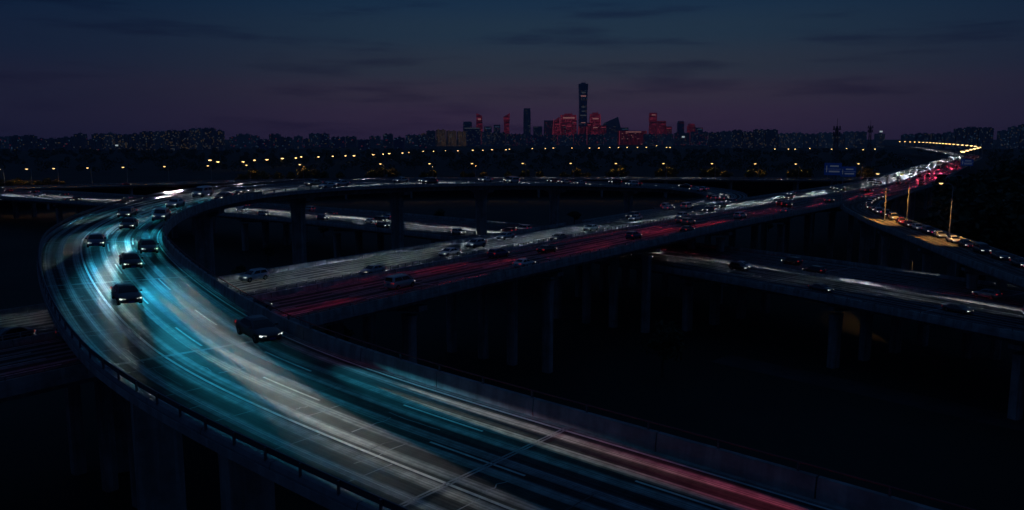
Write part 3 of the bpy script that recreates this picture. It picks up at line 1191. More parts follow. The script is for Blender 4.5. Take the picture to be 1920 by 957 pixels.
L_LAMP = lamp_light(13000.0, 165)
L_LAMPBIG = lamp_light(9000.0, 76)
L_BEND = lamp_light(260000.0, 150, (1.0, 0.62, 0.25))
L_FAR = lamp_light(90000.0, 170)


def make_lamp(h, arm, light, head_scale=1.0, lampm=None):
    root = link('street_lamp', None)
    mb = MB()
    mb.tube([(0, 0, 0), (0, 0, h * .5), (0, 0, h - .6)], [.14, .11, .08], 8)
    mb.box((0, 0, .15), (.45, .45, .3))
    mb.build('pole', M['steel'], root)
    mb = MB()
    mb.tube([(0, 0, h - .65), (arm * .15, 0, h - .15), (arm * .5, 0, h + .12), (arm, 0, h + .2)], [.07, .06, .05, .05], 6)
    mb.build('arm', M['steel'], root)
    k = head_scale
    hd = MB()
    hd.box((arm + .35 * k, 0, h + .22 + .05 * k), (.9 * k, .34 * k, .16 * k), taper=.7)
    hd = hd.build('lamp_head', M['steel'], root)
    gl = MB()
    rows = []
    for z, q in ((0.0, 1.0), (-.12 * k, .85), (-.2 * k, .4)):
        rows.append([(arm + .35 * k + math.cos(a * math.pi / 4) * .36 * k * q, math.sin(a * math.pi / 4) * .2 * k * q, h + .20 + z) for a in range(8)])
    gl.grid(rows, closed=True)
    gl.face(rows[-1][::-1])
    gl.build('lamp_glass', lampm or M['lamp'], hd)
    if light:
        l = link('lamp_light', light, root, (arm + .35 * k, 0, h - .15))
    return root


protoE = make_lamp(10.5, 1.6, L_LAMP, 2.4)
firstE = [True]


def put_lamp(proto, flag, loc, rz, label, group, dark=False):
    if flag[0]:
        o = proto
        flag[0] = False
    else:
        o = copy_tree(proto)
    o.location = loc
    o.rotation_euler = (0, 0, rz)
    tag(o, label, 'street lamp', group)
    if dark:
        for ch in list(o.children):
            if ch.type == 'LIGHT':
                bpy.data.objects.remove(ch)
    return o


lampE_px = [12, 60, 113, 177, 242, 318, 397, 470, 572, 722, 812, 893, 985, 1078, 1160, 1248, 1340, 1421, 1495, 1612]
lamp_pts = []
for k, px in enumerate(lampE_px):
    # where the flyover's far kerb crosses this direction
    best = min(ROADE.stations(100, ROADE.len, 2.0), key=lambda s: abs(ROADE.pt(s, HE).x / ROADE.pt(s, HE).y - (px - 960) / F))
    p = ROADE.pt(best, HE + 0.5)
    lamp_pts.append(p)
    put_lamp(protoE, firstE, p, math.pi + random.uniform(-.3, .3), 'sodium street lamp on the far flyover, ' + nth(k + 1) + ' from the left edge', 'sodium lamps along the far flyover')

protoF = make_lamp(11, 1.8, L_FAR, 6.0, M['lampf'])
firstF = [True]
far_rows = [[(388, 297), (415, 300), (450, 300), (478, 297), (508, 296), (532, 294), (548, 293), (571, 291), (594, 291), (620, 290), (647, 289), (669, 289), (692, 287), (713, 286), (733, 285),
             (750, 284), (766, 283), (792, 281), (812, 281), (836, 280), (855, 280), (890, 279), (907, 279), (929, 278), (945, 278), (960, 277)],
            [(1000, 276), (1022, 276), (1043, 275), (1075, 275), (1104, 275), (1126, 275), (1143, 274), (1160, 274), (1175, 274), (1195, 274), (1212, 274), (1228, 273), (1246, 274), (1258, 274)],
            [(1455, 277), (1475, 277), (1497, 277), (1520, 276), (1553, 277), (1583, 276), (1605, 278), (1622, 278), (1643, 277)]]
k = 0
for row in far_rows:
    for px, py in row:
        k += 1
        px += random.uniform(-4, 4)
        p = P(px, py + 2, 12.0)
        dist = p.y
        if dist > 2600:
            p = D(px, py, 2600)
        lo = put_lamp(protoF, firstF, (p.x, p.y, max(0.0, p.z - 12.0)), math.pi * random.choice((0, 1)), 'distant sodium lamp of the avenue before the skyline, ' + nth(k) + ' from the left', 'lamps of the far avenue', k > 1 and k % 4 != 0)
        q = random.uniform(.6, 1.25)
        lo.scale = (q, q, 1)

# lamps along the right-hand side of the far bend
protoB = make_lamp(11, 1.8, L_BEND, 5.0, M['lampf'])
firstB = [True]
k = 0
s = ROADA.near((330, 620))
while s < ROADA.near((1000, 2100)):
    k += 1
    p = ROADA.pt(s, -HA - 0.6)
    d = ROADA.frame(s)[1]
    put_lamp(protoB, firstB, p, math.atan2(d.y, d.x) + math.pi / 2, 'sodium lamp edging the far bend of the straight overpass, ' + nth(k) + ' from the near end', 'lamps along the far bend', k > 1 and k % 3 != 1)
    s += 62

protoC = make_lamp(12.5, 2.0, L_LAMPBIG, 1.2)
firstC = [True]
protoU = make_lamp(12.5, 2.0, None, 1.0, M['steel'])
firstU = [True]
q = P(1779, 452, 19.4)
put_lamp(protoC, firstC, q, R(165), 'tall lit street lamp with bent arm beside the car queue', None)
for j, (px, py, zz, lab) in enumerate([(1658, 415, 19.8, 'tall slim lamp pole at the inside of the slip ramp bend'), (1700, 417, 19.8, 'slim pole beside the slip ramp, right of its bend'), (1577, 392, 20.0, 'tall lamp post where the slip ramp leaves the overpass')]):
    q = P(px, py, zz)
    put_lamp(*((protoU, firstU) if j == 2 else (protoC, firstC)), q, R(170 + 20 * j), lab, None)  # lit heads of the two slim poles are assumed, added for the orange deck


protoAssumed = make_lamp(8.0, 1.5, lamp_light(220.0, 165), 1.0)  # assumed ground lamps, added to warm the piers from below
firstAssumed = [True]
put_lamp(protoAssumed, firstAssumed, (112, 222, 0), R(200), 'assumed low street lamp on the ground under the slip ramp', None)  # no lamp known here, added to light the slip ramp piers orange
put_lamp(protoAssumed, firstAssumed, (-12, 33, 0), R(120), 'assumed low street lamp on the ground under the near ramp piers', None)  # unseen lamp, assumed from the warm light on the foreground piers
put_lamp(protoAssumed, firstAssumed, (-62, 52, 0), R(40), 'assumed low street lamp on the ground under the left overpass end', None)  # unseen lamp, added under this overpass like the other two


# ------------------------------------------------------------------ masts and signs
def lattice(loc, h, label):
    t = thing('radio_mast', label, 'mast', loc)
    mb = MB()
    w0, w1 = 1.8, .5
    n = 9
    for sx, sy in ((1, 1), (1, -1), (-1, 1), (-1, -1)):
        mb.tube([(sx * w0, sy * w0, 0), (sx * w1, sy * w1, h)], [.22, .16], 4)
    for k in range(n):
        a, b = h * k / n, h * (k + 1) / n
        wa, wb = w0 + (w1 - w0) * k / n, w0 + (w1 - w0) * (k + 1) / n
        for (x0, y0), (x1, y1) in (((1, 1), (1, -1)), ((1, -1), (-1, -1)), ((-1, -1), (-1, 1)), ((-1, 1), (1, 1))):
            mb.tube([(x0 * wa, y0 * wa, a), (x1 * wb, y1 * wb, b)], .09, 4, caps=False)
    mb.build('lattice', M['rail'], t)
    ant = MB()
    for z in (h - 1, h - 4):
        ant.box((0, 0, z), (3.4, 3.4, .3))
        for a in range(6):
            ant.box((1.7 * math.cos(a * 1.047), 1.7 * math.sin(a * 1.047), z + .9), (.4, .4, 2.0))
    ant.tube([(0, 0, h), (0, 0, h + 5)], .12, 5)
    ant.build('antenna', M['rail'], t)


lattice((*D(1566, 300, 430).xy, 0), 47, 'tall thin radio mast left of the bright bend, the nearer')
lattice((*D(1629, 290, 620).xy, 0), 50, 'thin radio mast with forked top, close left of the bright bend')


def sign(loc, rz, w, h, label, post):
    t = thing('road_sign', label, 'road sign', loc, rz)
    mb = MB()
    mb.box((0, 0, post + h / 2), (.15, w, h))
    b = mb.build('sign_board', M['sign'], t)
    mb = MB()
    mb.box((-.10, 0, post + h / 2), (.02, w * .96, .12))
    for z, w2 in ((.74, .5), (.30, .62)):
        mb.box((-.10, -w * .08, post + h * z), (.02, w * w2, h * .12))
    mb.box((-.10, w * .36, post + h * .5), (.02, .35, h * .55))
    mb.build('sign_marking', M['signw'], b)
    mb = MB()
    for y in (-w * .3, w * .3):
        mb.tube([(.2, y, 0), (.2, y, post + h)], .16, 6)
    mb.tube([(.2, -w * .5, post + h * .3), (.2, w * .5, post + h * .3)], .1, 5)
    mb.build('sign_post', M['steel'], t)


sg0 = D(1562, 330, 395)
dA = ROADA.frame(ROADA.near((177, 374)))[1]
rzA = R(65)
for px, lab, w, h in ((1561, 'blue direction sign at the merge, the left and larger of two', 8.0, 6.0), (1590, 'blue direction sign at the merge, the right and lower of two', 7.0, 5.0)):
    q = D(px, 330, 400)
    sign((q.x, q.y, 20.5), rzA, w, h, lab, 3.0 if w > 7.5 else 2.2)
q = D(1812, 322, 560)
sign((q.x, q.y, 20.5), R(60), 7.5, 4.6, 'small blue direction sign before the lamps of the bright bend', 2.0)


# ------------------------------------------------------------------ trees
def crown_mb(rx, rz, zc, clumps, leaves, leaf, seed):
    rnd = random.Random(seed)
    mb = MB()
    for c in range(clumps):
        while True:
            v = Vector((rnd.uniform(-1, 1), rnd.uniform(-1, 1), rnd.uniform(-1, 1)))
            if v.length < 1:
                break
        v *= 0.55 + 0.45 * rnd.random()
        cc = Vector((v.x * rx, v.y * rx, zc + v.z * rz))
        cr_ = rx * rnd.uniform(.22, .42)
        for k in range(leaves):
            d = Vector((rnd.gauss(0, 1), rnd.gauss(0, 1), rnd.gauss(0, 1))).normalized()
            p = cc + d * cr_ * (0.5 + 0.5 * rnd.random())
            a = Vector((rnd.gauss(0, 1), rnd.gauss(0, 1), rnd.gauss(0, .6))).normalized() * leaf * rnd.uniform(.6, 1.3)
            b = a.cross(Vector((rnd.gauss(0, 1), rnd.gauss(0, 1), rnd.gauss(0, 1)))).normalized() * leaf * rnd.uniform(.35, .7)
            mb.face([p - a, p + b, p + a, p - b])
    return mb


def trunk_mb(h, r, seed, rx):
    rnd = random.Random(seed)
    mb = MB()
    mb.tube([(0, 0, -.3), (.05, 0, h * .3), (.1, .08, h * .65)], [r * 1.3, r, r * .6], 7)
    for k in range(6):
        a = rnd.uniform(0, 6.28)
        z = h * rnd.uniform(.3, .6)
        mb.tube([(.06, .03, z), (math.cos(a) * rx * .35, math.sin(a) * rx * .35, z + h * .16), (math.cos(a) * rx * .7, math.sin(a) * rx * .7, z + h * .28)], [r * .45, r * .3, r * .1], 5)
    return mb


TREES = []
for i, (h, rx) in enumerate(((9, 3.4), (7.5, 3.0), (11, 4.0))):
    TREES.append((h, crown_mb(rx, h * .33, h * .62, 34, 60, .38, 40 + i), trunk_mb(h, .2, 60 + i, rx), rx))
TREE_ME = [(h, c.mesh('crown', M['leaf']), t.mesh('trunk', M['bark'])) for h, c, t, rx in TREES]
BUSH_ME = [(crown_mb(2.6, 1.9, 2.3, 26, 60, .24, 80 + i).mesh('crown', M['leafy']), trunk_mb(3.6, .12, 90 + i, 2.4).mesh('trunk', M['bark'])) for i in range(3)]


def tree(loc, k, sc, label, group, rz=None, bush=False, name=None):
    t = thing(name or ('roadside_shrub' if bush else 'broadleaf_tree'), label, 'shrub' if bush else 'tree', loc, random.uniform(0, 6.28) if rz is None else rz, group)
    c, tr = BUSH_ME[k % 3] if bush else TREE_ME[k % 3][1:]
    link('crown', c, t)
    link('trunk', tr, t)
    t.scale = (sc * random.uniform(.9, 1.15), sc * random.uniform(.9, 1.15), sc * random.uniform(.85, 1.15))
    return t


# sodium-lit shrubs and young trees behind the far flyover, on its embankment
E = []
bush_px = [(-5, 1.4), (20, 1.2), (45, 1.5), (70, 1.2), (88, 1.4), (112, 1.1), (455, 1.5), (478, 1.9), (497, 1.6), (520, 1.3), (545, 1.6), (570, 1.9), (592, 1.6), (612, 1.5), (640, 1.3), (700, 1.5), (718, 2.2), (735, 1.8), (795, 1.3),
           (812, 1.6), (868, 1.2), (885, 1.3), (905, 1.4), (955, 1.2), (985, 1.7), (1010, 1.3), (1060, 1.3), (1080, 1.7), (1100, 1.2), (1148, 1.7), (1166, 1.8), (1236, 1.7), (1258, 2.0), (1320, 1.5), (1338, 2.0), (1358, 1.6), (1405, 1.4), (1425, 1.6),
           (1480, 1.6), (1496, 2.2), (1512, 1.7), (1600, 1.6), (1625, 1.9)]
emb = MB()
rows = []
for s in ROADE.stations(150, ROADE.len - 10, 12):
    rows.append([ROADE.pt(s, HE + .7, -1.4), ROADE.pt(s, HE + 16, -1.2), ROADE.pt(s, HE + 44, -13.2)])
emb.grid(rows)
tag(emb.build('embankment', M['ground'], None, True), kind='structure')
for k, (px, sc) in enumerate(bush_px):
    off = random.uniform(HE + 3.5, HE + 9)
    best = min(ROADE.stations(60, ROADE.len, 2.0), key=lambda s: abs(ROADE.pt(s, off).x / ROADE.pt(s, off).y - (px - 960) / F))
    p = ROADE.pt(best, off, -1.25)
    tree(p, k, sc * 1.15, 'lamp-lit shrub behind the far flyover, ' + nth(k + 1) + ' from the left', 'shrubs lit by the flyover lamps', bush=True)

# the dark trees at the right edge beside the slip ramp
spots = [(1772, 385, 215, 1.3), (1806, 398, 205, 1.6), (1842, 408, 196, 1.7), (1884, 415, 188, 1.9), (1930, 425, 180, 2.0), (1780, 360, 250, 1.5), (1815, 372, 220, 1.7), (1850, 380, 205, 1.9), (1895, 385, 190, 2.2), (1930, 380, 185, 2.2),
         (1790, 340, 300, 1.7), (1830, 345, 290, 1.9), (1865, 345, 270, 2.1), (1905, 345, 250, 2.4), (1850, 318, 420, 2.1), (1880, 312, 400, 2.4), (1915, 305, 380, 2.6), (1945, 300, 380, 2.6)]
for k, (px, py, dist, sc) in enumerate(spots):
    q = D(px, py, dist)
    h = TREE_ME[k % 3][0]
    gz = max(0.0, q.z - h * sc * .8)
    tree((q.x + 6, q.y, 0 if gz < 4 else gz * 0.0), k, (q.z + 3) / (h * .95), 'dark broadleaf tree right of the slip ramp, ' + nth(k + 1) + ' counting from the nearest row back', 'dark trees at the right edge')

# trees on the ground between the roads
rnd = random.Random(5)
k = 0
while k < 14:
    x, y = rnd.uniform(-170, 120), rnd.uniform(70, 400)
    ok = True
    for path, half in ((RAMP, HALF), (ROADA, HA), (ROADB, HB), (ROADC, HC)):
        q = path.at(path.near((x, y)))
        if (Vector((x, y)) - q.xy).length < half + 7:
            ok = False
    if not ok or y < 60 or abs(x / y) > 0.75:
        continue
    k += 1
    tree((x, y, 0), k, rnd.uniform(.6, .95), 'dim tree standing on the dark ground between the overpasses', 'dark trees between the overpasses')

# woodland that fills the plain behind the flyover: reads as one mass
wood = MB()
rnd = random.Random(11)
for k in range(900):
    py = 286 + 40 * rnd.random() ** 1.4
    dist = min(2400, max(640, 42 * F / (py - HORIZON)))
    px = rnd.uniform(-60, 1990)
    h = rnd.uniform(8, 15)
    c = Vector(((px - 960) / F * dist * 1.01, dist, 0))
    # keep the far bend of the highway open
    if min((c.xy - q.xy).length for q in ROADA.pts[::12]) < 45:
        continue
    r = h * .5
    n = 46
    ls = max(.7, dist / 900)
    for j in range(n):
        d = Vector((rnd.gauss(0, 1), rnd.gauss(0, 1), rnd.gauss(0, 1))).normalized() * (.55 + .45 * rnd.random())
        p = c + Vector((d.x * r * 1.25, d.y * r * 1.25, h * .58 + d.z * h * .42))
        a = Vector((rnd.gauss(0, 1), rnd.gauss(0, 1), rnd.gauss(0, 1))).normalized() * ls * rnd.uniform(.7, 1.5)
        b = a.cross(Vector((rnd.gauss(0, 1), rnd.gauss(0, 1), rnd.gauss(0, 1)))).normalized() * ls * rnd.uniform(.5, 1.1)
        wood.face([p - a, p + b, p + a, p - b])
tag(wood.build('woodland', M['leaf']), 'dark belt of woodland across the plain before the city', 'woodland', None, 'stuff')

# ------------------------------------------------------------------ city
WIN_W = mat('lit_window_white', (.1, .1, .1), .5, emit=(0.75, 0.85, 1.0), estr=0.036)
WIN_Y = mat('lit_window_warm', (.1, .1, .1), .5, emit=(1.0, 0.66, 0.32), estr=0.036)
WIN_R = mat('lit_window_red', (.1, .1, .1), .5, emit=(1.0, 0.10, 0.18), estr=0.075)
WIN_B = mat('lit_window_blue', (.1, .1, .1), .5, emit=(0.25, 0.55, 1.0), estr=0.06)
RED_F = mat('red_lit_facade', (.05, .01, .015), .5, emit=(1.0, 0.07, 0.20), estr=0.030)
RED_D = mat('dim_red_lit_facade', (.05, .01, .02), .5, emit=(0.8, 0.06, 0.16), estr=0.014)
RED_S = mat('red_light_strip', (.1, .02, .02), .5, emit=(1.0, 0.12, 0.22), estr=0.16)
PINK_S = mat('pink_light_band', (.1, .05, .05), .5, emit=(1.0, 0.42, 0.42), estr=0.18)
AMB_F = mat('amber_glow_facade', (.3, .24, .18), .7, emit=(1.0, 0.55, 0.25), estr=0.010)  # floodlight put into the wall as its own glow
GRY_F = mat('facade_grey', (.36, .35, .37), .7, noise=.2, nscale=.05)
DRK_F = mat('facade_dark', (.20, .20, .24), .6, noise=.2, nscale=.05)
BLU_F = mat('facade_blue_glass', (.12, .15, .26), .25, noise=.2, nscale=.05)
WHT_F = mat('facade_pale', (.50, .48, .48), .7, noise=.2, nscale=.05)


def wall_glow(m, sc):  # uneven glow put into the walls in place of floodlights
    t = m.node_tree
    b = t.nodes['Principled BSDF']
    st = b.inputs['Emission Strength'].default_value
    c = N(t, 'ShaderNodeTexCoord')
    mp = N(t, 'ShaderNodeMapping')
    mp.inputs['Scale'].default_value = sc
    n = N(t, 'ShaderNodeTexNoise')
    n.inputs['Scale'].default_value = 1.0
    n.inputs['Detail'].default_value = 4.0
    t.links.new(c.outputs['Object'], mp.inputs[0])
    t.links.new(mp.outputs[0], n.inputs['Vector'])
    r = N(t, 'ShaderNodeMapRange')
    t.links.new(n.outputs[0], r.inputs[0])
    r.inputs[1].default_value = 0.35
    r.inputs[2].default_value = 0.68
    r.inputs[3].default_value = st * 0.06
    r.inputs[4].default_value = st * 2.4
    t.links.new(r.outputs[0], b.inputs['Emission Strength'])


wall_glow(RED_F, (0.03, 0.03, 0.10))
wall_glow(RED_D, (0.12, 0.12, 0.02))
wall_glow(AMB_F, (0.15, 0.15, 0.03))


def windows(t, w, d, h, z0, rnd, p, mats, fl=3.4, bay=4.2, sz=1.0, face=('f', 'l', 'r')):
    """lit panes set proud of the walls, one joined part"""
    mb = MB()
    nf = max(1, int(h / fl))
    nb = max(2, int(w / bay))
    for a in range(nf):
        z = z0 + (a + .5) * h / nf
        for b in range(nb):
            if 'f' in face and rnd.random() < p:
                x = -w / 2 + (b + .5) * w / nb
                ww, hh = bay * .36 * sz, fl * .34 * sz
                mb.box((x, -d / 2 - .1, z), (ww * 2, .25, hh * 2), rnd.randrange(len(mats)))
        for b in range(max(1, int(d / bay))):
            y = -d / 2 + (b + .5) * bay
            for sg, c in ((-1, 'l'), (1, 'r')):
                if c in face and rnd.random() < p * .6:
                    mb.box((sg * (w / 2 + .1), y, z), (.25, bay * .6 * sz, fl * .6 * sz), rnd.randrange(len(mats)))
    if mb.f:
        tag(mb.build('lit_windows', mats, t), kind='stuff')


def apartment(px0, px1, top, base, label, facade, p, mats, rnd, group=None, dist=None, sz=1.15, cores=True):
    dist = dist or 42 * F / (base - HORIZON)
    a, b = D(px0, base, dist), D(px1, base, dist)
    w = max(6.0, (b - a).x - 1.0)
    h = max(8.0, (base - top) / F * dist)
    d = min(w * .7, 22)
    t = thing('apartment_block', label, 'building', ((a.x + b.x) / 2, dist, 0), 0, group)
    # slab with recessed bays
    mb = MB()
    n = max(2, int(w / 9))
    pr = []
    for k in range(n):
        x0, x1 = -w / 2 + w * k / n, -w / 2 + w * (k + 1) / n
        rec = 1.6 if k % 2 else 0.0
        pr += [(x0, -d / 2 + rec), (x1, -d / 2 + rec)]
    pr += [(w / 2, d / 2), (-w / 2, d / 2)]
    lo, hi = [(x, y, 0) for x, y in pr], [(x, y, h) for x, y in pr]
    mb.grid([lo, hi], 0, closed=True)
    mb.face(hi)
    mb.build('wall', facade, t)
    if cores:
        rb = MB()
        for k in range(max(1, n // 2)):
            x = -w / 2 + w * (k + .5) / max(1, n // 2) + rnd.uniform(-1, 1)
            rb.box((x, 0, h + 1.8), (w / n * .8, d * .5, 3.6))
        if rnd.random() < .4:
            rb.box((0, 0, h + 4), (1, 1, 8))
        rb.build('roof_house', facade, t)
    windows(t, w, d, h * .96, 1, rnd, p, mats, sz=sz)
    return t


rnd = random.Random(21)
cnt = {'l': 0, 'm': 0, 'r': 0}
# left band of low blocks and the big estate
x = -30
k = 0
while x < 176:
    w = rnd.uniform(14, 30)
    k += 1
    apartment(x, x + w, rnd.uniform(248, 258), 277, 'low dark block with few lit windows at the far left, ' + nth(k) + ' from the edge', rnd.choice([DRK_F, GRY_F]), .07, [WIN_W, WIN_Y, WIN_B, WIN_R], rnd, 'low blocks at the far left', dist=rnd.uniform(2500, 3100))
    x += w + rnd.uniform(-3, 5)
x = 176
k = 0
for w, top in ((24, 251), (22, 249), (26, 252), (22, 250), (26, 247), (24, 246), (24, 244), (22, 244), (26, 242), (24, 241), (17, 244)):
    k += 1
    apartment(x, x + w - 2, top, 280, 'tall estate tower with scattered lit windows left of the skyline, ' + nth(k) + ' of eleven from left', rnd.choice([DRK_F, GRY_F]), .13, [WIN_W, WIN_Y, WIN_Y], rnd, 'estate towers on the left', dist=2700 + rnd.uniform(-120, 120))
    x += w - 1
x = 432
k = 0
while x < 782:
    w = rnd.uniform(13, 30)
    k += 1
    apartment(x, x + w, rnd.uniform(250, 259), 276, 'low block between the estate and the amber blocks, ' + nth(k) + ' from left', rnd.choice([DRK_F, GRY_F, BLU_F]), .08, [WIN_W, WIN_Y, WIN_R, WIN_B], rnd, 'low blocks left of centre', dist=rnd.uniform(2700, 3600))
    x += w + rnd.uniform(-3, 6)
k = 0
for x0, x1, top, fm in ((790, 800, 250, AMB_F), (800, 817, 245, DRK_F), (818, 836, 243, AMB_F), (837, 856, 245, AMB_F), (857, 874, 246, AMB_F), (875, 902, 243, BLU_F), (903, 922, 247, GRY_F), (922, 948, 248, DRK_F)):
    k += 1
    apartment(x0, x1, top, 273, ('amber floodlit' if fm == AMB_F else 'dark') + ' apartment block before the skyline, ' + nth(k) + ' of eight from left', fm, .09, [WIN_Y, WIN_W], rnd, 'blocks before the skyline', dist=3900)
k = 0
for x0, x1, top, fm in ((948, 985, 252, DRK_F), (986, 1020, 254, BLU_F), (1020, 1045, 253, DRK_F), (1046, 1075, 254, GRY_F), (1076, 1100, 252, DRK_F), (1101, 1130, 253, DRK_F), (1130, 1156, 252, GRY_F), (1206, 1230, 252, DRK_F), (1231, 1262, 252, GRY_F), (1264, 1292, 250, DRK_F), (1294, 1326, 248, BLU_F)):
    k += 1
    apartment(x0, x1, top, 273, 'dark low block at the foot of the red towers, ' + nth(k) + ' from left', fm, .10, [WIN_Y, WIN_W, WIN_B, WIN_R], rnd, 'low blocks under the towers', dist=4200)
k = 0
for x0, x1, top, fm in ((1328, 1350, 247, DRK_F), (1350, 1372, 245, GRY_F), (1372, 1390, 243, DRK_F), (1391, 1410, 246, DRK_F), (1412, 1432, 242, DRK_F), (1433, 1456, 242, DRK_F), (1458, 1480, 249, WHT_F), (1481, 1504, 248, WHT_F), (1505, 1530, 250, GRY_F), (1532, 1560, 248, WHT_F), (1562, 1580, 250, GRY_F),
                        (1581, 1600, 246, WHT_F), (1600, 1622, 246, GRY_F), (1640, 1656, 249, GRY_F)):
    k += 1
    apartment(x0, x1, top, 275, ('dark' if fm == DRK_F else 'grey') + ' residential block between the red towers and the bright bend, ' + nth(k) + ' from left', fm, .09, [WIN_Y, WIN_W], rnd, 'blocks right of the towers', dist=3300)
k = 0
for x0, x1, top in ((1690, 1712, 254), (1716, 1738, 252), (1740, 1764, 253), (1768, 1786, 250), (1788, 1806, 243), (1807, 1828, 241), (1830, 1858, 242), (1870, 1888, 247), (1889, 1906, 240), (1908, 1935, 236)):
    k += 1
    apartment(x0, x1, top, 280, 'dark residential block behind the bright bend, ' + nth(k) + ' of ten from left', rnd.choice([DRK_F, GRY_F]), .09, [WIN_Y, WIN_W, WIN_B], rnd, 'blocks behind the bright bend', dist=3000)


def tower(px, w_px, top, label, facade, dist=5000.0, prof=None, depth=.8, wins=(WIN_W,), p=.1, strips=None, sz=2.2, slant=0.0, bands=(), crown=None, name='skyscraper', edge=None):
    base = D(px, 270, dist)
    H = (42 + (HORIZON - top) / F * dist)
    w = w_px / F * dist
    d = w * depth
    t = thing(name, label, 'skyscraper', (base.x, dist, 0))
    prof = prof or [(0, 1.0), (1, 1.0)]
    rows = []
    for f, k in prof:
        z = H * f
        c = .12
        hw, hd = w * k / 2, d * k / 2
        loop = [(-hw * (1 - c), -hd), (hw * (1 - c), -hd), (hw, -hd * (1 - c)), (hw, hd * (1 - c)), (hw * (1 - c), hd), (-hw * (1 - c), hd), (-hw, hd * (1 - c)), (-hw, -hd * (1 - c))]
        rows.append([(x, y, z + (slant * x / hw * w if f == prof[-1][0] else 0)) for x, y in loop])
    mb = MB()
    mb.grid(rows, 0, closed=True)
    mb.face(rows[-1])
    mb.build('wall', facade, t)

    def width(f):
        for (f0, k0), (f1, k1) in zip(prof, prof[1:]):
            if f0 <= f <= f1:
                return w * (k0 + (k1 - k0) * (f - f0) / max(1e-6, f1 - f0))
        return w
    r2 = random.Random(int(px * 7))
    mb = MB()
    nf = int(H / 9)
    for a in range(nf):
        f = (a + .5) / nf
        if f > .96:
            continue
        ww = width(f)
        nb = max(3, int(ww / 8))
        for b in range(nb):
            if r2.random() < p:
                mb.box((-ww * .44 + ww * .88 * (b + .5) / nb, -ww * depth / 2 - .3, f * H), (4.2 * sz * .6, 1.0, 2.4 * sz * .6), r2.randrange(len(wins)))
    if mb.f:
        tag(mb.build('lit_windows', list(wins), t), kind='stuff')
    for (f, frac, hh, m) in bands:
        ww = width(f)
        b = MB()
        b.box((ww * .02, -ww * depth / 2 - .6, f * H), (ww * frac, 1.6, hh))
        b.build('light_band', m, t)
    if edge:
        for sg in (-1, 1):
            b = MB()
            pts = [(sg * width(f) * .47, -width(f) * depth / 2 - .7, f * H) for f in (0, .25, .5, .75, 1.0)]
            b.tube(pts, 1.3, 4)
            b.build('light_strip', edge, t)
    if crown:
        b = MB()
        crown(b, w, d, H)
        b.build('roof_crown', facade, t)
    return t


def mast_crown(b, w, d, H):
    b.box((0, 0, H + 4), (w * .5, d * .5, 8))
    b.tube([(w * .2, 0, H), (w * .2, 0, H + 22)], .8, 4)


tower(1092, 17, 161, 'tallest tower with waisted outline and flared top above the skyline', BLU_F, 5000, [(0, 1.08), (.2, .98), (.45, .86), (.65, .84), (.85, .92), (1, 1.04)], 1.0, (WIN_W, WIN_B, WIN_Y), .16,
      bands=((.86, .5, 6, WIN_W), (.80, .6, 8, PINK_S), (.62, .5, 6, WIN_W), (.55, .4, 5, WIN_W), (.48, .7, 7, WIN_W), (.36, .5, 5, PINK_S)), crown=mast_crown)
tower(988, 13, 205, 'dark slab tower standing alone left of the red cluster', DRK_F, 5000, [(0, 1.05), (.9, 1.0), (1, .9)], .9, (WIN_W, WIN_Y), .10)
tower(1008, 16, 238, 'low dark block at the right foot of the lone dark tower', DRK_F, 4980, p=.15)
tower(1029, 18, 227, 'dark boxy tower left of the widest red block', DRK_F, 4950, p=.16, wins=(WIN_W, WIN_R))
tower(1065, 30, 217, 'widest red-lit block with a bright pink band at top', RED_F, 5050, [(0, 1.0), (.8, 1.0), (1, .96)], .5, (WIN_R, RED_S, DRK_F), .45, bands=((.90, .72, 9, PINK_S), (.62, .7, 4, RED_S), (.3, .9, 4, RED_S)), edge=RED_S, crown=mast_crown)
tower(1043, 16, 224, 'slanting red-lit block against the widest red block', RED_F, 4900, [(0, 1.1), (.4, .95), (1, .7)], .6, (RED_S, WIN_R), .35, slant=.25, edge=RED_S, bands=((.22, .9, 5, RED_S),))
tower(1115, 20, 215, 'square red-lit tower right of the tallest tower', RED_F, 5050, [(0, 1.0), (.9, 1.0), (1, .9)], .7, (WIN_R, RED_S), .3, bands=((.84, .55, 8, PINK_S), (.55, .4, 5, PINK_S)), edge=RED_S, crown=mast_crown)
tower(1092, 16, 238, 'red-lit podium block before the tallest tower', RED_D, 4800, p=.3, wins=(WIN_R, WIN_W), edge=RED_S)
tower(1145, 34, 226, 'dark tower with sloping curved top right of the red cluster', DRK_F, 5000, [(0, 1.0), (.7, 1.0), (1, .72)], .5, (WIN_W, WIN_Y), .16, slant=.16)
tower(1185, 52, 246, 'long low red building with vertical light strips', RED_D, 4600, p=.18, depth=.3, wins=(WIN_R, PINK_S), bands=((.92, .55, 5, PINK_S),), edge=RED_S)
tower(1223, 13, 213, 'tall slim red tower at the right of the skyline', RED_F, 5000, [(0, 1.0), (.6, 1.0), (.65, .9), (.8, 1.08), (1, 1.0)], .8, (WIN_R, RED_S), .2, bands=((.93, .5, 6, PINK_S),), edge=RED_D)
tower(1239, 16, 228, 'broad red tower right beside the tall slim red tower', RED_F, 5020, p=.25, wins=(WIN_R, RED_S), depth=.6)
tower(1275, 12, 228, 'dark tower with red crown at the right end of the skyline', BLU_F, 5000, [(0, 1), (.9, 1), (1, .8)], .8, (WIN_W, WIN_R), .2, bands=((.93, .8, 9, RED_F),))
tower(1295, 14, 233, 'small red tower at the right end of the skyline', RED_F, 5000, [(0, 1), (.85, 1), (1, .7)], .8, (WIN_R, WIN_Y), .2)
tower(899, 12, 216, 'leaning red-lit tower at the left of the skyline', RED_F, 5000, [(0, 1.2), (.5, 1.0), (1, .85)], .7, (WIN_R, RED_S), .2, bands=((.84, .5, 9, PINK_S),), slant=-.2)
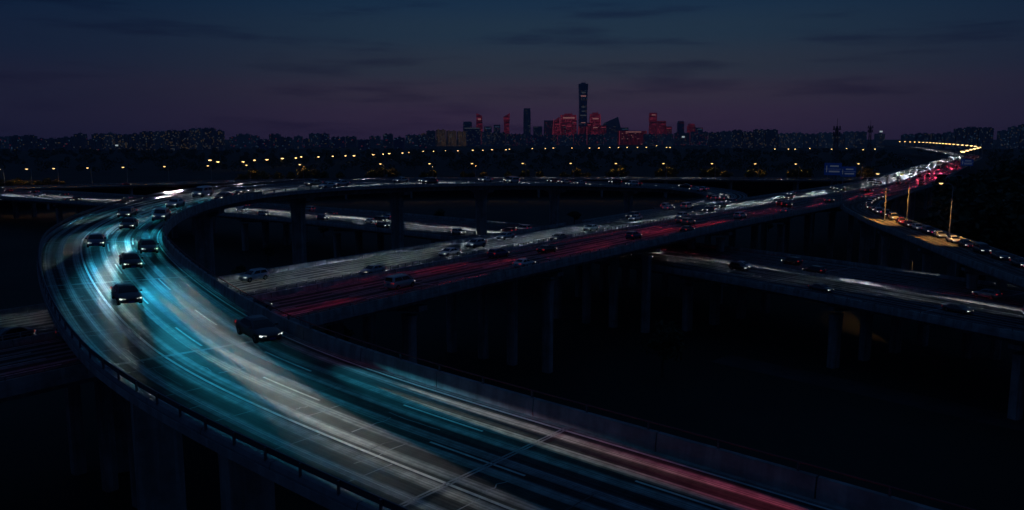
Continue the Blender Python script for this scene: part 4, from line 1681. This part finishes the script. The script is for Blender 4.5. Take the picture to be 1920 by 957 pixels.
tower(877, 16, 229, 'dark tower with rounded top left of the leaning red tower', DRK_F, 4950, [(0, 1), (.9, 1), (1, .85)], .7, (WIN_W, WIN_R), .14)
tower(950, 12, 217, 'red-lit tower with slanted roof left of the lone dark tower', RED_F, 5050, [(0, 1.1), (.6, .8), (1, 1.0)], .7, (WIN_R, RED_S), .2, slant=.3)
tower(885, 30, 240, 'dark office block with a band of lights along its roof', BLU_F, 4700, p=.15, wins=(WIN_W, WIN_B), bands=((.96, .9, 5, WIN_W),))
for px, w, top, fm, lab in ((1056, 10, 232, RED_D, 'small red block tucked before the widest red block'), (1076, 9, 226, RED_F, 'thin red tower between the widest red block and the tallest tower'),
                            (1104, 8, 231, RED_D, 'narrow dim red tower right at the foot of the tallest tower'), (1130, 12, 236, RED_D, 'dim red block right of the square red tower'),
                            (1170, 14, 240, DRK_F, 'dark block left behind the long low red building'), (1252, 12, 238, RED_D, 'dim red block right of the broad red tower'),
                            (915, 14, 238, BLU_F, 'blue-lit block right of the leaning red tower'), (932, 12, 235, DRK_F, 'dark block left of the slant-roofed red tower'), (1310, 12, 240, DRK_F, 'last dark tower at the right end of the skyline')):
    tower(px, w, top, lab, fm, 4850, p=.3, wins=(WIN_W, WIN_R, WIN_Y), bands=((.9, .7, 4, RED_S if fm in (RED_F, RED_D) else WIN_B),))
for px, py, lab in ((1281, 257, 'bright cyan floodlight right of the red towers'), (1652, 247, 'white floodlight mast above the far end of the bend'), (219, 273, 'white floodlight at the foot of the estate towers')):
    q = D(px, py, 2600)
    t = thing('floodlight_mast', lab, 'floodlight', (q.x, q.y, 0))
    mb = MB()
    mb.tube([(0, 0, 0), (0, 0, q.z)], .4, 5)
    mb.build('pole', M['steel'], t)
    mb = MB()
    for dx in (-3, 0, 3):
        mb.box((dx, -.5, q.z), (2.6, 1.0, 4.5))
    mb.build('lamp_panel', M['lampw'], t)


# ------------------------------------------------------------------ the air
HZB = MB()
HZB.box((0, 3000, 199), (14000, 7200, 400))
HM = bpy.data.materials.new('haze_air')
HM.use_nodes = True
ht = HM.node_tree
ht.nodes.clear()
ho = N(ht, 'ShaderNodeOutputMaterial')
hv = N(ht, 'ShaderNodeVolumePrincipled')
hv.inputs['Color'].default_value = (0.88, 0.88, 0.95, 1)
hv.inputs['Density'].default_value = 0.00006
hv.inputs['Anisotropy'].default_value = 0.3
ht.links.new(hv.outputs[0], ho.inputs['Volume'])
tag(HZB.build('haze', HM), kind='stuff')
